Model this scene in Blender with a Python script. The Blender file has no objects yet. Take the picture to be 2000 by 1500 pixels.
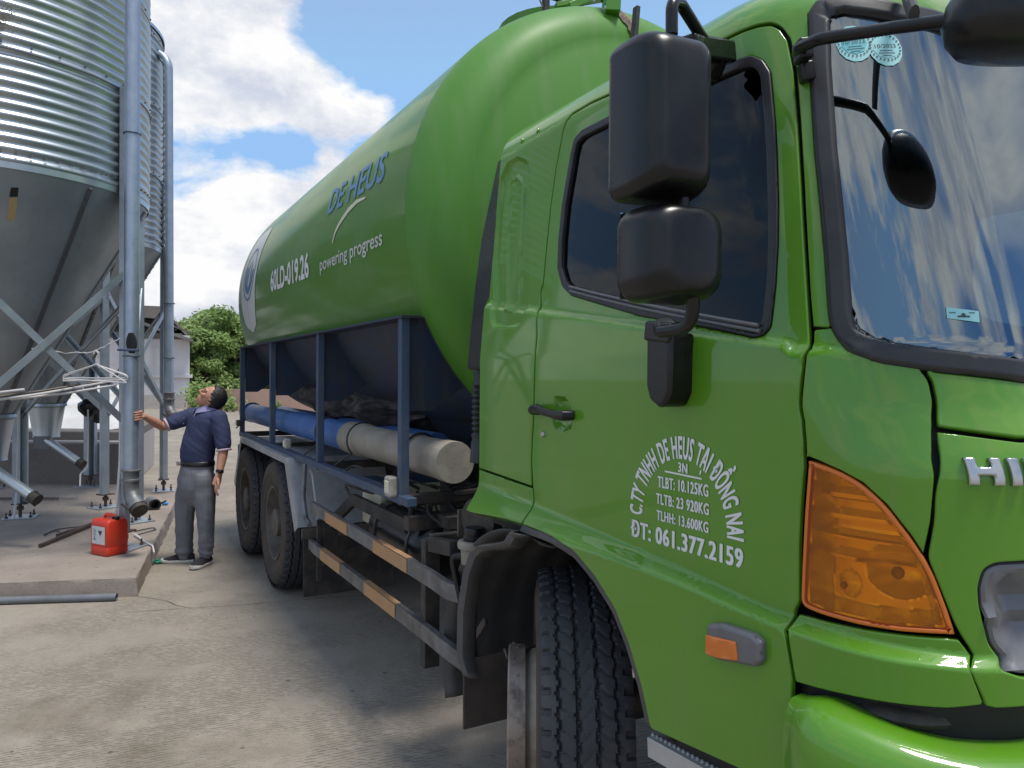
import bpy, bmesh, math, random
import numpy as np
from mathutils import Vector, Matrix, noise
from mathutils.bvhtree import BVHTree
from mathutils.geometry import delaunay_2d_cdt
sc = bpy.context.scene
col = sc.collection
rng = random.Random(7)
R_ = math.radians

# ------------------------------------------------------------------ camera
CAMH, FPX = 1.68, 1450.0
PITCH, ROLL = R_(0.47), R_(0.40)
fw = Vector((0, math.cos(PITCH), -math.sin(PITCH)))
r0, u0 = Vector((1, 0, 0)), Vector((0, math.sin(PITCH), math.cos(PITCH)))
rt = r0 * math.cos(ROLL) + u0 * math.sin(ROLL)
up = u0 * math.cos(ROLL) - r0 * math.sin(ROLL)
CAM = Vector((0, 0, CAMH))
cd = bpy.data.cameras.new('camera'); cam = bpy.data.objects.new('camera', cd); col.objects.link(cam)
cd.sensor_width = 36; cd.lens = 36 * FPX / 2000; cd.clip_start = .05; cd.clip_end = 3000
cam.matrix_world = Matrix(((rt.x, up.x, -fw.x, 0), (rt.y, up.y, -fw.y, 0), (rt.z, up.z, -fw.z, CAMH), (0, 0, 0, 1)))
sc.camera = cam

# ------------------------------------------------------------------ light
SUN_EL, SUN_AZ = R_(73), R_(125)      # azimuth measured clockwise from +Y (view direction)
SKYK = 0.10
sc.view_settings.view_transform = 'Standard'; sc.view_settings.look = 'None'
sc.view_settings.exposure = 0.48; sc.view_settings.gamma = 1
sl = bpy.data.lights.new('sun', 'SUN'); sl.energy = 2.5; sl.angle = R_(14); sl.color = (1, .95, .88)
so = bpy.data.objects.new('sun', sl); col.objects.link(so)
sd = Vector((math.sin(SUN_AZ) * math.cos(SUN_EL), math.cos(SUN_AZ) * math.cos(SUN_EL), math.sin(SUN_EL)))
so.rotation_euler = sd.to_track_quat('Z', 'Y').to_euler(); so.location = (6, 4, 12)
try: sc.cycles.sample_clamp_indirect = 6; sc.cycles.max_bounces = 8; sc.cycles.transparent_max_bounces = 12
except Exception: pass

def pray(px, py):
    return (fw * FPX + rt * (px - 1000) - up * (py - 750)).normalized()
def at(px, py, depth):                     # world point behind a pixel at a given forward depth
    d = pray(px, py); return CAM + d * (depth / d.y)
def atz(px, py, z):                        # ... on a horizontal plane
    d = pray(px, py); return CAM + d * ((z - CAMH) / d.z)

def world():
    w = bpy.data.worlds.new('World'); sc.world = w; w.use_nodes = True
    nt = w.node_tree; nt.nodes.clear(); N = nt.nodes.new; L = nt.links.new
    out = N('ShaderNodeOutputWorld'); bg = N('ShaderNodeBackground'); bg.inputs['Strength'].default_value = SKYK
    sky = N('ShaderNodeTexSky'); sky.sky_type = 'NISHITA'; sky.sun_disc = False
    sky.sun_elevation = SUN_EL; sky.sun_rotation = SUN_AZ; sky.air_density = 1.0; sky.dust_density = .6; sky.ozone_density = 2.0
    tc = N('ShaderNodeTexCoord')
    def math_(op, a, b=None, c=None, clamp=False):
        n = N('ShaderNodeMath'); n.operation = op; n.use_clamp = clamp
        for i, x in enumerate((a, b, c)):
            if x is None: continue
            if isinstance(x, (int, float)): n.inputs[i].default_value = x
            else: L(x, n.inputs[i])
        return n.outputs[0]
    def noise_(vec, scale, detail, rough, dist=0.0):
        n = N('ShaderNodeTexNoise'); n.inputs['Scale'].default_value = scale; n.inputs['Detail'].default_value = detail
        n.inputs['Roughness'].default_value = rough; n.inputs['Distortion'].default_value = dist; L(vec, n.inputs['Vector']); return n.outputs['Fac']
    gen = tc.outputs['Generated']
    sep = N('ShaderNodeSeparateXYZ'); L(gen, sep.inputs[0])
    # puffy field on the sphere of directions, flattened vertically
    mp = N('ShaderNodeMapping'); mp.inputs['Scale'].default_value = (1, 1, 1.7); mp.inputs['Location'].default_value = (.37, .1, .22); L(gen, mp.inputs[0])
    big = noise_(mp.outputs[0], 2.3, 3, .5, .2)
    puff = noise_(mp.outputs[0], 7.0, 12, .60, .10)
    soft = noise_(mp.outputs[0], 4.5, 3, .5, .3)
    xm = N('ShaderNodeMapRange'); xm.interpolation_type = 'SMOOTHSTEP'; xm.inputs[1].default_value = .1; xm.inputs[2].default_value = .6; L(sep.outputs[0], xm.inputs[0])
    pm = N('ShaderNodeMix'); L(xm.outputs[0], pm.inputs[0]); L(puff, pm.inputs[2]); L(soft, pm.inputs[3])
    f = math_('ADD', math_('MULTIPLY', big, .75), math_('MULTIPLY', pm.outputs[0], .50))
    # the cloud banks in view, and unseen ones added for the windscreen reflection: directions and sizes
    def blob(px, py, ax, ay, amt, f):
        d = pray(px, py) if py < 5000 else Vector((math.sin(R_(px)) * math.cos(R_(py - 9000)), math.cos(R_(px)) * math.cos(R_(py - 9000)), math.sin(R_(py - 9000)))); c = d.copy()
        dx = Vector((d.y, -d.x, 0)).normalized(); dz = d.cross(dx).normalized(); dz = dz if dz.z > 0 else -dz
        dn = N('ShaderNodeVectorMath'); dn.operation = 'SUBTRACT'; L(gen, dn.inputs[0]); dn.inputs[1].default_value = c
        def dot(v, s):
            n = N('ShaderNodeVectorMath'); n.operation = 'DOT_PRODUCT'; L(dn.outputs[0], n.inputs[0]); n.inputs[1].default_value = v / s; return n.outputs['Value']
        a, b, e = dot(dx, ax), dot(dz, ay), dot(d, .5)
        r2 = math_('ADD', math_('ADD', math_('MULTIPLY', a, a), math_('MULTIPLY', b, b)), math_('MULTIPLY', e, e))
        g = math_('POWER', 2.718, math_('MULTIPLY', r2, -1.0))
        return math_('ADD', f, math_('MULTIPLY', g, amt))
    for b in BLOBS: f = blob(*b, f)
    fs = math_('ADD', math_('MULTIPLY', math_('SUBTRACT', f, .6425), .42), .6425); fm = N('ShaderNodeMix'); L(xm.outputs[0], fm.inputs[0]); L(f, fm.inputs[2]); L(fs, fm.inputs[3]); f = fm.outputs[0]
    ramp = N('ShaderNodeValToRGB'); ramp.color_ramp.elements[0].position = .605; ramp.color_ramp.elements[1].position = .68
    L(f, ramp.inputs[0])
    hz = math_('SMOOTH_MIN', math_('MULTIPLY', math_('SUBTRACT', .22, sep.outputs[2]), 4.5), 1.0, .2, clamp=True)   # milky towards the horizon
    hz = math_('MULTIPLY', hz, .72)
    shade = noise_(mp.outputs[0], 6.5, 10, .62)
    cr = N('ShaderNodeValToRGB'); cr.color_ramp.elements[0].position = .40; cr.color_ramp.elements[1].position = .58
    cr.color_ramp.elements[0].color = (4.5, 4.85, 5.7, 1); cr.color_ramp.elements[1].color = (7.1, 7.1, 7.1, 1)
    L(shade, cr.inputs[0])
    tint = N('ShaderNodeMix'); tint.data_type = 'RGBA'; tint.blend_type = 'MULTIPLY'; tint.inputs[0].default_value = 1
    L(sky.outputs[0], tint.inputs[6]); tint.inputs[7].default_value = SKYTINT
    dk = N('ShaderNodeMix'); dk.data_type = 'RGBA'; dk.blend_type = 'DARKEN'; dk.inputs[0].default_value = 1; L(tint.outputs[2], dk.inputs[6]); 
    xs = N('ShaderNodeMapRange'); xs.interpolation_type = 'SMOOTHSTEP'; xs.inputs[1].default_value = .25; xs.inputs[2].default_value = .85; L(sep.outputs[0], xs.inputs[0])
    cap = N('ShaderNodeMix'); cap.data_type = 'RGBA'; L(xs.outputs[0], cap.inputs[0]); cap.inputs[6].default_value = (2.3, 4.0, 6.6, 1); cap.inputs[7].default_value = (.75, 1.9, 4.6, 1); L(cap.outputs[2], dk.inputs[7])
    m1 = N('ShaderNodeMix'); m1.data_type = 'RGBA'; L(hz, m1.inputs[0]); L(dk.outputs[2], m1.inputs[6]); m1.inputs[7].default_value = (5.6, 6.0, 6.5, 1)
    m2 = N('ShaderNodeMix'); m2.data_type = 'RGBA'; L(ramp.outputs[0], m2.inputs[0]); L(m1.outputs[2], m2.inputs[6]); L(cr.outputs[0], m2.inputs[7])
    L(m2.outputs[2], bg.inputs[0]); L(bg.outputs[0], out.inputs[0])
SKYTINT = (1.9, 1.75, 1.6, 1)
BLOBS = [(470, 60, .22, .09, .13), (620, 190, .12, .045, .12), (330, 190, .10, .05, .08), (560, 400, .10, .06, .15), (430, 470, .09, .08, .14), (650, 330, .03, .03, .14),
         (480, 570, .2, .06, .12), (430, 275, .17, .040, -.19), (820, 70, .14, .16, -.34), (760, 230, .05, .04, .08), (1400, 60, .3, .2, -.30), (320, 330, .05, .05, -.10),
         (70, 9012, .14, .14, -.30), (95, 9006, .2, .03, .16), (90, 9030, .13, .12, .25), (102, 9024, .05, .2, -.2), (118, 9032, .14, .16, .2), (66, 9040, .16, .10, .12), (130, 9045, .3, .2, .06), (105, 9052, .3, .1, .16)]
world()

# ------------------------------------------------------------------ materials
MATS = {}
def mat(name, c, rough=.5, metal=0., c2=None, nscale=3., detail=6, contrast=(.35, .65), bump=0., bscale=60., coat=0., coatr=.03, spec=.5,
        stretch=(1, 1, 1), rvar=0., streak=None, emit=None, sub=None):
    m = bpy.data.materials.new(name); m.use_nodes = True; nt = m.node_tree; N = nt.nodes.new; L = nt.links.new
    b = nt.nodes['Principled BSDF']
    b.inputs['Base Color'].default_value = (*c, 1); b.inputs['Roughness'].default_value = rough; b.inputs['Metallic'].default_value = metal
    b.inputs['Coat Weight'].default_value = coat; b.inputs['Coat Roughness'].default_value = coatr; b.inputs['Specular IOR Level'].default_value = spec
    tc = N('ShaderNodeTexCoord'); mp = N('ShaderNodeMapping'); mp.inputs['Scale'].default_value = stretch; L(tc.outputs['Object'], mp.inputs[0])
    nz = None
    if c2 is not None or rvar:
        nz = N('ShaderNodeTexNoise'); nz.inputs['Scale'].default_value = nscale; nz.inputs['Detail'].default_value = detail; nz.inputs['Roughness'].default_value = .62
        L(mp.outputs[0], nz.inputs['Vector'])
        rp = N('ShaderNodeMapRange'); rp.inputs[1].default_value = contrast[0]; rp.inputs[2].default_value = contrast[1]; L(nz.outputs['Fac'], rp.inputs[0])
    last = None
    if c2 is not None:
        mx = N('ShaderNodeMix'); mx.data_type = 'RGBA'; mx.inputs[6].default_value = (*c, 1); mx.inputs[7].default_value = (*c2, 1)
        L(rp.outputs[0], mx.inputs[0]); last = mx.outputs[2]
    if streak is not None:     # (colour, scale, stretch, lo, hi, amount)
        sc_, s2, st, lo, hi, am = streak
        mp2 = N('ShaderNodeMapping'); mp2.inputs['Scale'].default_value = st; L(tc.outputs['Object'], mp2.inputs[0])
        n2 = N('ShaderNodeTexNoise'); n2.inputs['Scale'].default_value = s2; n2.inputs['Detail'].default_value = 5; L(mp2.outputs[0], n2.inputs['Vector'])
        r2 = N('ShaderNodeMapRange'); r2.inputs[1].default_value = lo; r2.inputs[2].default_value = hi; r2.inputs[4].default_value = am; L(n2.outputs['Fac'], r2.inputs[0])
        m3 = N('ShaderNodeMix'); m3.data_type = 'RGBA'; m3.inputs[7].default_value = (*sc_, 1); L(r2.outputs[0], m3.inputs[0])
        if last is None: m3.inputs[6].default_value = (*c, 1)
        else: L(last, m3.inputs[6])
        last = m3.outputs[2]
    if last is not None: L(last, b.inputs['Base Color'])
    if rvar:
        rr = N('ShaderNodeMapRange'); rr.inputs[1].default_value = .3; rr.inputs[2].default_value = .7
        rr.inputs[3].default_value = max(0, rough - rvar); rr.inputs[4].default_value = min(1, rough + rvar); L(nz.outputs['Fac'], rr.inputs[0]); L(rr.outputs[0], b.inputs['Roughness'])
    if bump:
        n3 = N('ShaderNodeTexNoise'); n3.inputs['Scale'].default_value = bscale; n3.inputs['Detail'].default_value = 4; L(mp.outputs[0], n3.inputs['Vector'])
        bp = N('ShaderNodeBump'); bp.inputs['Strength'].default_value = bump; bp.inputs['Distance'].default_value = .01; L(n3.outputs['Fac'], bp.inputs['Height']); L(bp.outputs[0], b.inputs['Normal'])
    if emit: b.inputs['Emission Color'].default_value = (*emit[0], 1); b.inputs['Emission Strength'].default_value = emit[1]
    MATS[name] = m; return m
def glass(name, tint, ior=1.6, refl=(1, 1, 1)):
    m = bpy.data.materials.new(name); m.use_nodes = True; nt = m.node_tree; nt.nodes.clear(); N = nt.nodes.new; L = nt.links.new
    o = N('ShaderNodeOutputMaterial'); t = N('ShaderNodeBsdfTransparent'); t.inputs[0].default_value = (*tint, 1)
    g = N('ShaderNodeBsdfGlossy'); g.inputs['Roughness'].default_value = .02; g.inputs[0].default_value = (*refl, 1)
    fr = N('ShaderNodeFresnel'); fr.inputs[0].default_value = ior; mx = N('ShaderNodeMixShader')
    L(fr.outputs[0], mx.inputs[0]); L(t.outputs[0], mx.inputs[1]); L(g.outputs[0], mx.inputs[2]); L(mx.outputs[0], o.inputs[0]); return m

GREEN = (.082, .250, .006)
M = dict(
 paint=mat('green_paint', GREEN, .42, 0, (.088, .240, .010), 2.5, coat=.85, coatr=.04, spec=.3, rvar=.06, bump=.015, bscale=260, streak=((.15, .20, .06), 5, (6, 6, .5), .5, .8, .3)),
 tank=mat('tank_paint', (.076, .210, .014), .55, 0, (.082, .20, .022), 1.6, spec=.3, coat=.4, coatr=.10, rvar=.08, bump=.012, bscale=7, streak=((.16, .20, .11), 3, (7, .8, 1.2), .5, .8, .4)),
 tankdish=mat('dish_paint', (.062, .215, .016), .6, 0, (.070, .205, .024), 2., coat=.15, coatr=.35, bump=.03, bscale=14, spec=.35, streak=((.17, .23, .11), 3, (5, 1, .7), .5, .8, .35)),
 blue=mat('blue_paint', (.012, .030, .075), .6, 0, (.026, .030, .042), 5, bump=.1, bscale=40, streak=((.05, .045, .045), 4, (5, 5, .7), .5, .75, .6)),
 bluepost=mat('blue_frame_paint', (.040, .070, .125), .55, 0, (.09, .10, .12), 7, contrast=(.45, .75), bump=.1, bscale=50),
 bluetube=mat('blue_tube', (.045, .12, .34), .45, 0, (.07, .16, .38), 4, streak=((.2, .22, .28), 6, (6, .8, 6), .58, .8, .5)),
 beige=mat('dusty_tube', (.30, .27, .22), .75, 0, (.22, .20, .165), 5, bump=.15, bscale=40, streak=((.42, .39, .33), 3, (3, .6, 3), .5, .7, .5)),
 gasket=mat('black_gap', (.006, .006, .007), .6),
 rubber=mat('black_seal', (.012, .012, .014), .42, 0, (.022, .022, .025), 12, bump=.02, bscale=300),
 plastic=mat('black_plastic', (.005, .005, .006), .30, 0, (.011, .011, .012), 9, rvar=.07, bump=.05, bscale=500, spec=.4),
 dullplastic=mat('worn_plastic', (.060, .058, .057), .62, 0, (.10, .092, .085), 6, contrast=(.4, .75), bump=.15, bscale=120),
 dark=mat('chassis_black', (.022, .020, .019), .65, 0, (.085, .068, .055), 7, contrast=(.42, .75), bump=.2, bscale=60),
 tyre=mat('tyre_rubber', (.030, .031, .036), .62, 0, (.045, .045, .05), 9, bump=.12, bscale=150),
 sidewall=mat('dusty_sidewall', (.075, .055, .042), .8, 0, (.04, .035, .032), 6, bump=.1, bscale=80),
 rim=mat('dusty_rim', (.15, .13, .11), .6, .2, (.08, .07, .06), 8, bump=.1, bscale=60),
 frontrim=mat('cream_rim', (.36, .32, .26), .6, .1, (.22, .185, .15), 8, bump=.1, bscale=60),
 hub=mat('hub_metal', (.32, .27, .23), .55, .5, (.13, .10, .085), 14, contrast=(.45, .7), bump=.2, bscale=60),
 steel=mat('stainless_fender', (.50, .51, .52), .42, .35, (.36, .35, .34), 5, rvar=.12, bump=.05, bscale=30),
 alum=mat('worn_guard_metal', (.20, .20, .205), .5, .5, (.10, .095, .09), 9, contrast=(.4, .7), bump=.15, bscale=60),
 orange=mat('faded_orange', (.46, .235, .095), .6, 0, (.36, .22, .12), 8, bump=.1, bscale=60),
 chrome=mat('badge_chrome', (.50, .50, .50), .24, 1.),
 greyplastic=mat('grey_plastic', (.16, .165, .175), .4, .3, (.14, .14, .15), 30),
 white=mat('white_vinyl', (.74, .75, .74), .5, 0, (.66, .67, .66), 6),
 whitedull=mat('white_vinyl_dull', (.60, .62, .58), .5, 0, (.48, .52, .46), 5),
 lampwhite=mat('dusty_lamp', (.42, .39, .34), .5, 0, (.30, .27, .23), 20), cream=mat('cream_vinyl', (.62, .60, .45), .5),
 bluevinyl=mat('blue_vinyl', (.075, .19, .40), .45, 0, (.11, .23, .34), 6),
 sticker=mat('sticker_teal', (.30, .62, .64), .5), sticker2=mat('sticker_deep_teal', (.10, .45, .50), .5), ink=mat('ink', (.05, .05, .06), .6),
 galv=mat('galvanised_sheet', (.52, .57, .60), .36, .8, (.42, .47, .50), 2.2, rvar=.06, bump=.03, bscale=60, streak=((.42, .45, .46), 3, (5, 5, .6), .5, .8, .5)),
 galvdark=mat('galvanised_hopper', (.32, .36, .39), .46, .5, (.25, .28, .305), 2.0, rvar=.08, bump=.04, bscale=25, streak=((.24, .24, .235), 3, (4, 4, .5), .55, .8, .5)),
 galvpost=mat('galvanised_post', (.42, .47, .52), .45, .65, (.33, .38, .42), 6, bump=.05, bscale=60),
 galvpipe=mat('galvanised_pipe', (.36, .42, .50), .42, .6, (.27, .33, .41), 9, contrast=(.35, .7), bump=.06, bscale=70, streak=((.5, .53, .56), 5, (6, 6, 1.0), .6, .8, .6)),
 bolt=mat('bolt_metal', (.16, .16, .17), .5, .7),
 castiron=mat('cast_grey', (.22, .225, .23), .5, .5, (.12, .12, .12), 10, bump=.15, bscale=60),
 red=mat('red_plastic', (.62, .045, .018), .42, 0, (.55, .04, .018), 6, bump=.03, bscale=40),
 paper=mat('label_paper', (.62, .62, .62), .7, 0, (.55, .55, .56), 40),
 pvc=mat('grey_pvc', (.16, .17, .19), .5, 0, (.12, .125, .14), 8),
 rust=mat('rusty_steel', (.12, .075, .055), .75, .2, (.07, .05, .045), 15, bump=.2, bscale=90),
 wire=mat('white_wire', (.55, .54, .54), .5), wireblk=mat('dark_wire', (.04, .04, .045), .5),
 greennet=mat('green_twine', (.02, .30, .17), .7), bluerag=mat('blue_rag', (.05, .25, .6), .8),
 cloth=mat('black_cloth', (.012, .012, .016), .9, bump=.2, bscale=80),
 skin=mat('skin', (.50, .26, .17), .5, 0, (.44, .215, .135), 18, bump=.05, bscale=200),
 hair=mat('hair', (.012, .010, .010), .45, 0, (.02, .017, .016), 60, stretch=(1, 1, 1), bump=.5, bscale=180),
 shirt=mat('navy_shirt', (.028, .038, .092), .85, 0, (.036, .046, .108), 14, bump=.12, bscale=240),
 collar=mat('collar_lilac', (.26, .24, .42), .85, bump=.1, bscale=200), trim=mat('pale_trim', (.55, .42, .48), .8),
 trouser=mat('grey_trouser', (.150, .152, .175), .85, 0, (.175, .178, .20), 9, bump=.12, bscale=260),
 leather=mat('black_leather', (.012, .012, .013), .4), shoe=mat('shoe_knit', (.022, .017, .020), .85, bump=.2, bscale=250), sole=mat('shoe_sole', (.55, .53, .50), .7),
 wallwhite=mat('white_plaster', (.66, .64, .65), .85, 0, (.58, .55, .55), 1.2, bump=.1, bscale=8, streak=((.35, .32, .30), .8, (2, 2, .25), .55, .8, .5)),
 roof=mat('grey_roof_sheet', (.20, .19, .18), .8, 0, (.13, .12, .115), 2.5, bump=.1, bscale=10),
 pink=mat('salmon_wall', (.46, .29, .23), .85, 0, (.40, .27, .21), .8, bump=.1, bscale=6),
 bark=mat('bark', (.10, .075, .055), .9, 0, (.06, .045, .035), 8, bump=.3, bscale=30),
 seat=mat('seat_fabric', (.05, .05, .06), .9), redseat=mat('seat_red', (.25, .03, .03), .8), reartrim=mat('cab_trim', (.16, .165, .17), .9), dash=mat('dashboard', (.05, .052, .058), .75),
 amber=None)
M['glass'] = glass('window_tint', (.30, .335, .32), 1.38, (.85, .90, .95))
M['screen'] = glass('windscreen_glass', (.15, .20, .22), 3.0, (.84, .95, 1.0))
M['mirrorglass'] = mat('mirror_glass', (.7, .72, .74), .02, 1.)

# ------------------------------------------------------------------ mesh builder
class MB:
    def __init__(s): s.v = []; s.f = []
    def add(s, vs, fs):
        o = len(s.v); s.v += [tuple(p) for p in vs]; s.f += [tuple(i + o for i in q) for q in fs]; return s
    def box(s, c, d, m=None):
        c = Vector(c); h = Vector(d) / 2
        vs = [Vector((x * h.x, y * h.y, z * h.z)) for x in (-1, 1) for y in (-1, 1) for z in (-1, 1)]
        if m is not None: vs = [m @ p for p in vs]
        return s.add([p + c for p in vs], [(0, 1, 3, 2), (4, 6, 7, 5), (0, 4, 5, 1), (2, 3, 7, 6), (0, 2, 6, 4), (1, 5, 7, 3)])
    def bar(s, p, q, w, h, u=(0, 0, 1)):
        p, q = Vector(p), Vector(q); d = (q - p); L = d.length; d.normalize(); u = Vector(u); x = d.cross(u)
        if x.length < 1e-5: x = d.cross(Vector((1, 0, 0)))
        x.normalize(); z = x.cross(d)
        return s.box((p + q) / 2, (w, L, h), Matrix((x, d, z)).transposed())
    def tube(s, path, r, n=12, cap=True, closed=False):
        P = [Vector(p) for p in path]; k = len(P); rr = r if isinstance(r, (list, tuple)) else [r] * k
        vs = []; prev = None
        for i, p in enumerate(P):
            if closed: t = P[(i + 1) % k] - P[i - 1]
            else: t = (P[min(i + 1, k - 1)] - P[max(i - 1, 0)])
            t.normalize()
            if prev is None:
                a = t.orthogonal().normalized()
            else:
                a = prev - t * prev.dot(t); a = a.normalized() if a.length > 1e-6 else t.orthogonal().normalized()
            prev = a; b = t.cross(a)
            q = rr[i]; qx, qy = q if isinstance(q, (list, tuple)) else (q, q)
            vs += [p + a * (qx * math.cos(2 * math.pi * j / n)) + b * (qy * math.sin(2 * math.pi * j / n)) for j in range(n)]
        fs = []
        for i in range(k if closed else k - 1):
            i2 = (i + 1) % k
            fs += [(i * n + j, i * n + (j + 1) % n, i2 * n + (j + 1) % n, i2 * n + j) for j in range(n)]
        if cap and not closed: fs += [tuple(range(n - 1, -1, -1)), tuple((k - 1) * n + j for j in range(n))]
        return s.add(vs, fs)
    def cyl(s, p, q, r, n=20, r2=None): return s.tube([p, q], [r, r if r2 is None else r2], n)
    def lathe(s, prof, c, ax=(0, 0, 1), n=32, x=None, a0=0, a1=2 * math.pi):
        ax = Vector(ax).normalized(); c = Vector(c); x = Vector(x).normalized() if x is not None else ax.orthogonal().normalized(); y = ax.cross(x)
        full = abs(a1 - a0 - 2 * math.pi) < 1e-6; m = n if full else n + 1; vs = []
        for r, h in prof:
            vs += [c + ax * h + (x * math.cos(a0 + (a1 - a0) * j / n) + y * math.sin(a0 + (a1 - a0) * j / n)) * r for j in range(m)]
        fs = []
        for i in range(len(prof) - 1):
            for j in range(n):
                j2 = (j + 1) % m; fs.append((i * m + j, i * m + j2, (i + 1) * m + j2, (i + 1) * m + j))
        return s.add(vs, fs)
    def ell(s, c, r, n=16, m=10, rot=None):
        c = Vector(c); r = r if isinstance(r, (tuple, list)) else (r, r, r); vs = []; fs = []
        for i in range(m + 1):
            th = math.pi * i / m
            for j in range(n):
                a = 2 * math.pi * j / n; p = Vector((r[0] * math.sin(th) * math.cos(a), r[1] * math.sin(th) * math.sin(a), r[2] * math.cos(th)))
                vs.append(c + (rot @ p if rot is not None else p))
        for i in range(m):
            for j in range(n): fs.append((i * n + j, (i + 1) * n + j, (i + 1) * n + (j + 1) % n, i * n + (j + 1) % n))
        return s.add(vs, fs)
    def prism(s, poly, f, a, b):
        """poly of 2D points; f(u, v, w) -> 3D; extruded between w = a and w = b"""
        k = len(poly); vs = [f(u, v, a) for u, v in poly] + [f(u, v, b) for u, v in poly]
        fs = [tuple(range(k - 1, -1, -1)), tuple(range(k, 2 * k))] + [(i, (i + 1) % k, k + (i + 1) % k, k + i) for i in range(k)]
        return s.add(vs, fs)
    def sheet(s, rows):
        n = len(rows[0]); vs = [p for r in rows for p in r]
        return s.add(vs, [(i * n + j, i * n + j + 1, (i + 1) * n + j + 1, (i + 1) * n + j) for i in range(len(rows) - 1) for j in range(n - 1)])
    def mirror(s, x0=0.0):
        o = len(s.v)
        if getattr(s, 'n', None): s.n += [None if c is None else Vector((-c.x, c.y, c.z)) for c in s.n]
        s.v += [(2 * x0 - p[0], p[1], p[2]) for p in s.v[:o]]; s.f += [tuple(i + o for i in reversed(q)) for q in s.f[:]]; return s

def obj(name, mb, m, parent=None, smooth=35, bevel=0, seg=2, off=None, fixn=True, solid=0):
    me = bpy.data.meshes.new(name)
    vs = mb.v if off is None else [(p[0] - off[0], p[1] - off[1], p[2] - off[2]) for p in mb.v]
    me.from_pydata([tuple(p) for p in vs], [], mb.f); me.update()
    if fixn:
        bm = bmesh.new(); bm.from_mesh(me); bmesh.ops.recalc_face_normals(bm, faces=bm.faces); bm.to_mesh(me); bm.free()
    cn = getattr(mb, 'n', None)
    if cn and len(cn) == len(me.vertices):
        if sum(v.normal.dot(c) for v, c in zip(me.vertices, cn) if c is not None) < 0: me.flip_normals()
    if m is not None: me.materials.append(m)
    if smooth:
        me.shade_smooth()
        if smooth < 180: me.set_sharp_from_angle(angle=R_(smooth))
        if cn and len(cn) == len(me.vertices): me.normals_split_custom_set_from_vertices([tuple(c) if c is not None else (0, 0, 0) for c in cn])
    o = bpy.data.objects.new(name, me); col.objects.link(o)
    if parent is not None: o.parent = parent
    if solid: k = o.modifiers.new('solid', 'SOLIDIFY'); k.thickness = solid; k.offset = 0
    if bevel:
        k = o.modifiers.new('bevel', 'BEVEL'); k.width = bevel; k.segments = seg; k.limit_method = 'ANGLE'; k.angle_limit = R_(40); k.harden_normals = True
    return o
def tag(o, label=None, cat=None, group=None, kind=None):
    for k, x in (('label', label), ('category', cat), ('group', group), ('kind', kind)):
        if x: o[k] = x
    return o
def empty(name, loc, rz=0):
    o = bpy.data.objects.new(name, None); o.location = loc; o.rotation_euler = (0, 0, rz); o.empty_display_size = .2; col.objects.link(o); return o
def arcpts(c, r, a0, a1, n, f):
    return [f(c[0] + r * math.cos(a0 + (a1 - a0) * i / n), c[1] + r * math.sin(a0 + (a1 - a0) * i / n)) for i in range(n + 1)]
def text_tris(s, bold=.02, spacing=1.0):
    cu = bpy.data.curves.new('t', 'FONT'); cu.body = s; cu.offset = bold; cu.resolution_u = 3; cu.space_character = spacing
    o = bpy.data.objects.new('t', cu); col.objects.link(o); bpy.context.view_layer.update()
    me = o.evaluated_get(bpy.context.evaluated_depsgraph_get()).to_mesh()
    me.calc_loop_triangles()
    v = [(p.co.x, p.co.y) for p in me.vertices]; f = [tuple(t.vertices) for t in me.loop_triangles]
    bpy.data.objects.remove(o); bpy.data.curves.remove(cu); return v, f
def fit(vf, x0, x1, y0, y1, ref=None):
    """scale text into a box; ref = (ymin, ymax) of the cap height in text units"""
    v, f = vf; a = min(p[0] for p in v); b = max(p[0] for p in v)
    c, d = ref if ref else (min(p[1] for p in v), max(p[1] for p in v))
    return [(x0 + (p[0] - a) / (b - a) * (x1 - x0), y0 + (p[1] - c) / (d - c) * (y1 - y0)) for p in v], f
def slice2d(vf, step, ystep=None):
    bm = bmesh.new(); vs = [bm.verts.new((p[0], p[1], 0)) for p in vf[0]]
    for t in vf[1]:
        try: bm.faces.new([vs[i] for i in t])
        except ValueError: pass
    for ax, st in ((0, step), (1, ystep or step)):
        if not st: continue
        lo = min(v.co[ax] for v in bm.verts); hi = max(v.co[ax] for v in bm.verts); k = math.ceil(lo / st) * st
        while k < hi:
            no = [0, 0, 0]; no[ax] = 1; co = [0, 0, 0]; co[ax] = k
            bmesh.ops.bisect_plane(bm, geom=bm.verts[:] + bm.edges[:] + bm.faces[:], plane_co=co, plane_no=no); k += st
    bm.verts.index_update(); r = ([(v.co.x, v.co.y) for v in bm.verts], [tuple(v.index for v in f.verts) for f in bm.faces]); bm.free(); return r
# ------------------------------------------------------------------ truck frame: t across (0 at camera, 1.25 = near side), s rearwards, z up
TH = math.atan(809 / 1450.); CT, ST = math.cos(TH), math.sin(TH)
T0, S0 = 2.45, 2.10
truck = empty('tanker_truck', (T0 * CT - S0 * ST, T0 * ST + S0 * CT, 0), TH)
tag(truck, 'green bulk feed tanker truck with a long round tank parked beside the silos', 'truck')
OFF = (T0, S0, 0)
def w2t(p): return Vector((p.x * CT + p.y * ST, -p.x * ST + p.y * CT, p.z))
def tray(px, py):
    d = pray(px, py); return w2t(d)
TCAM = Vector((0, 0, CAMH))
def T(px, py, depth): return w2t(at(px, py, depth))
def Tt(px, py, t): d = tray(px, py); return TCAM + d * (t / d.x)           # on a plane parallel to the side
def Ts(px, py, s): d = tray(px, py); return TCAM + d * (s / d.y)           # on a plane across the truck
def part(name, mb, m, parent=truck, **k): return obj(name, mb, m, parent, off=OFF, **k)

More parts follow.
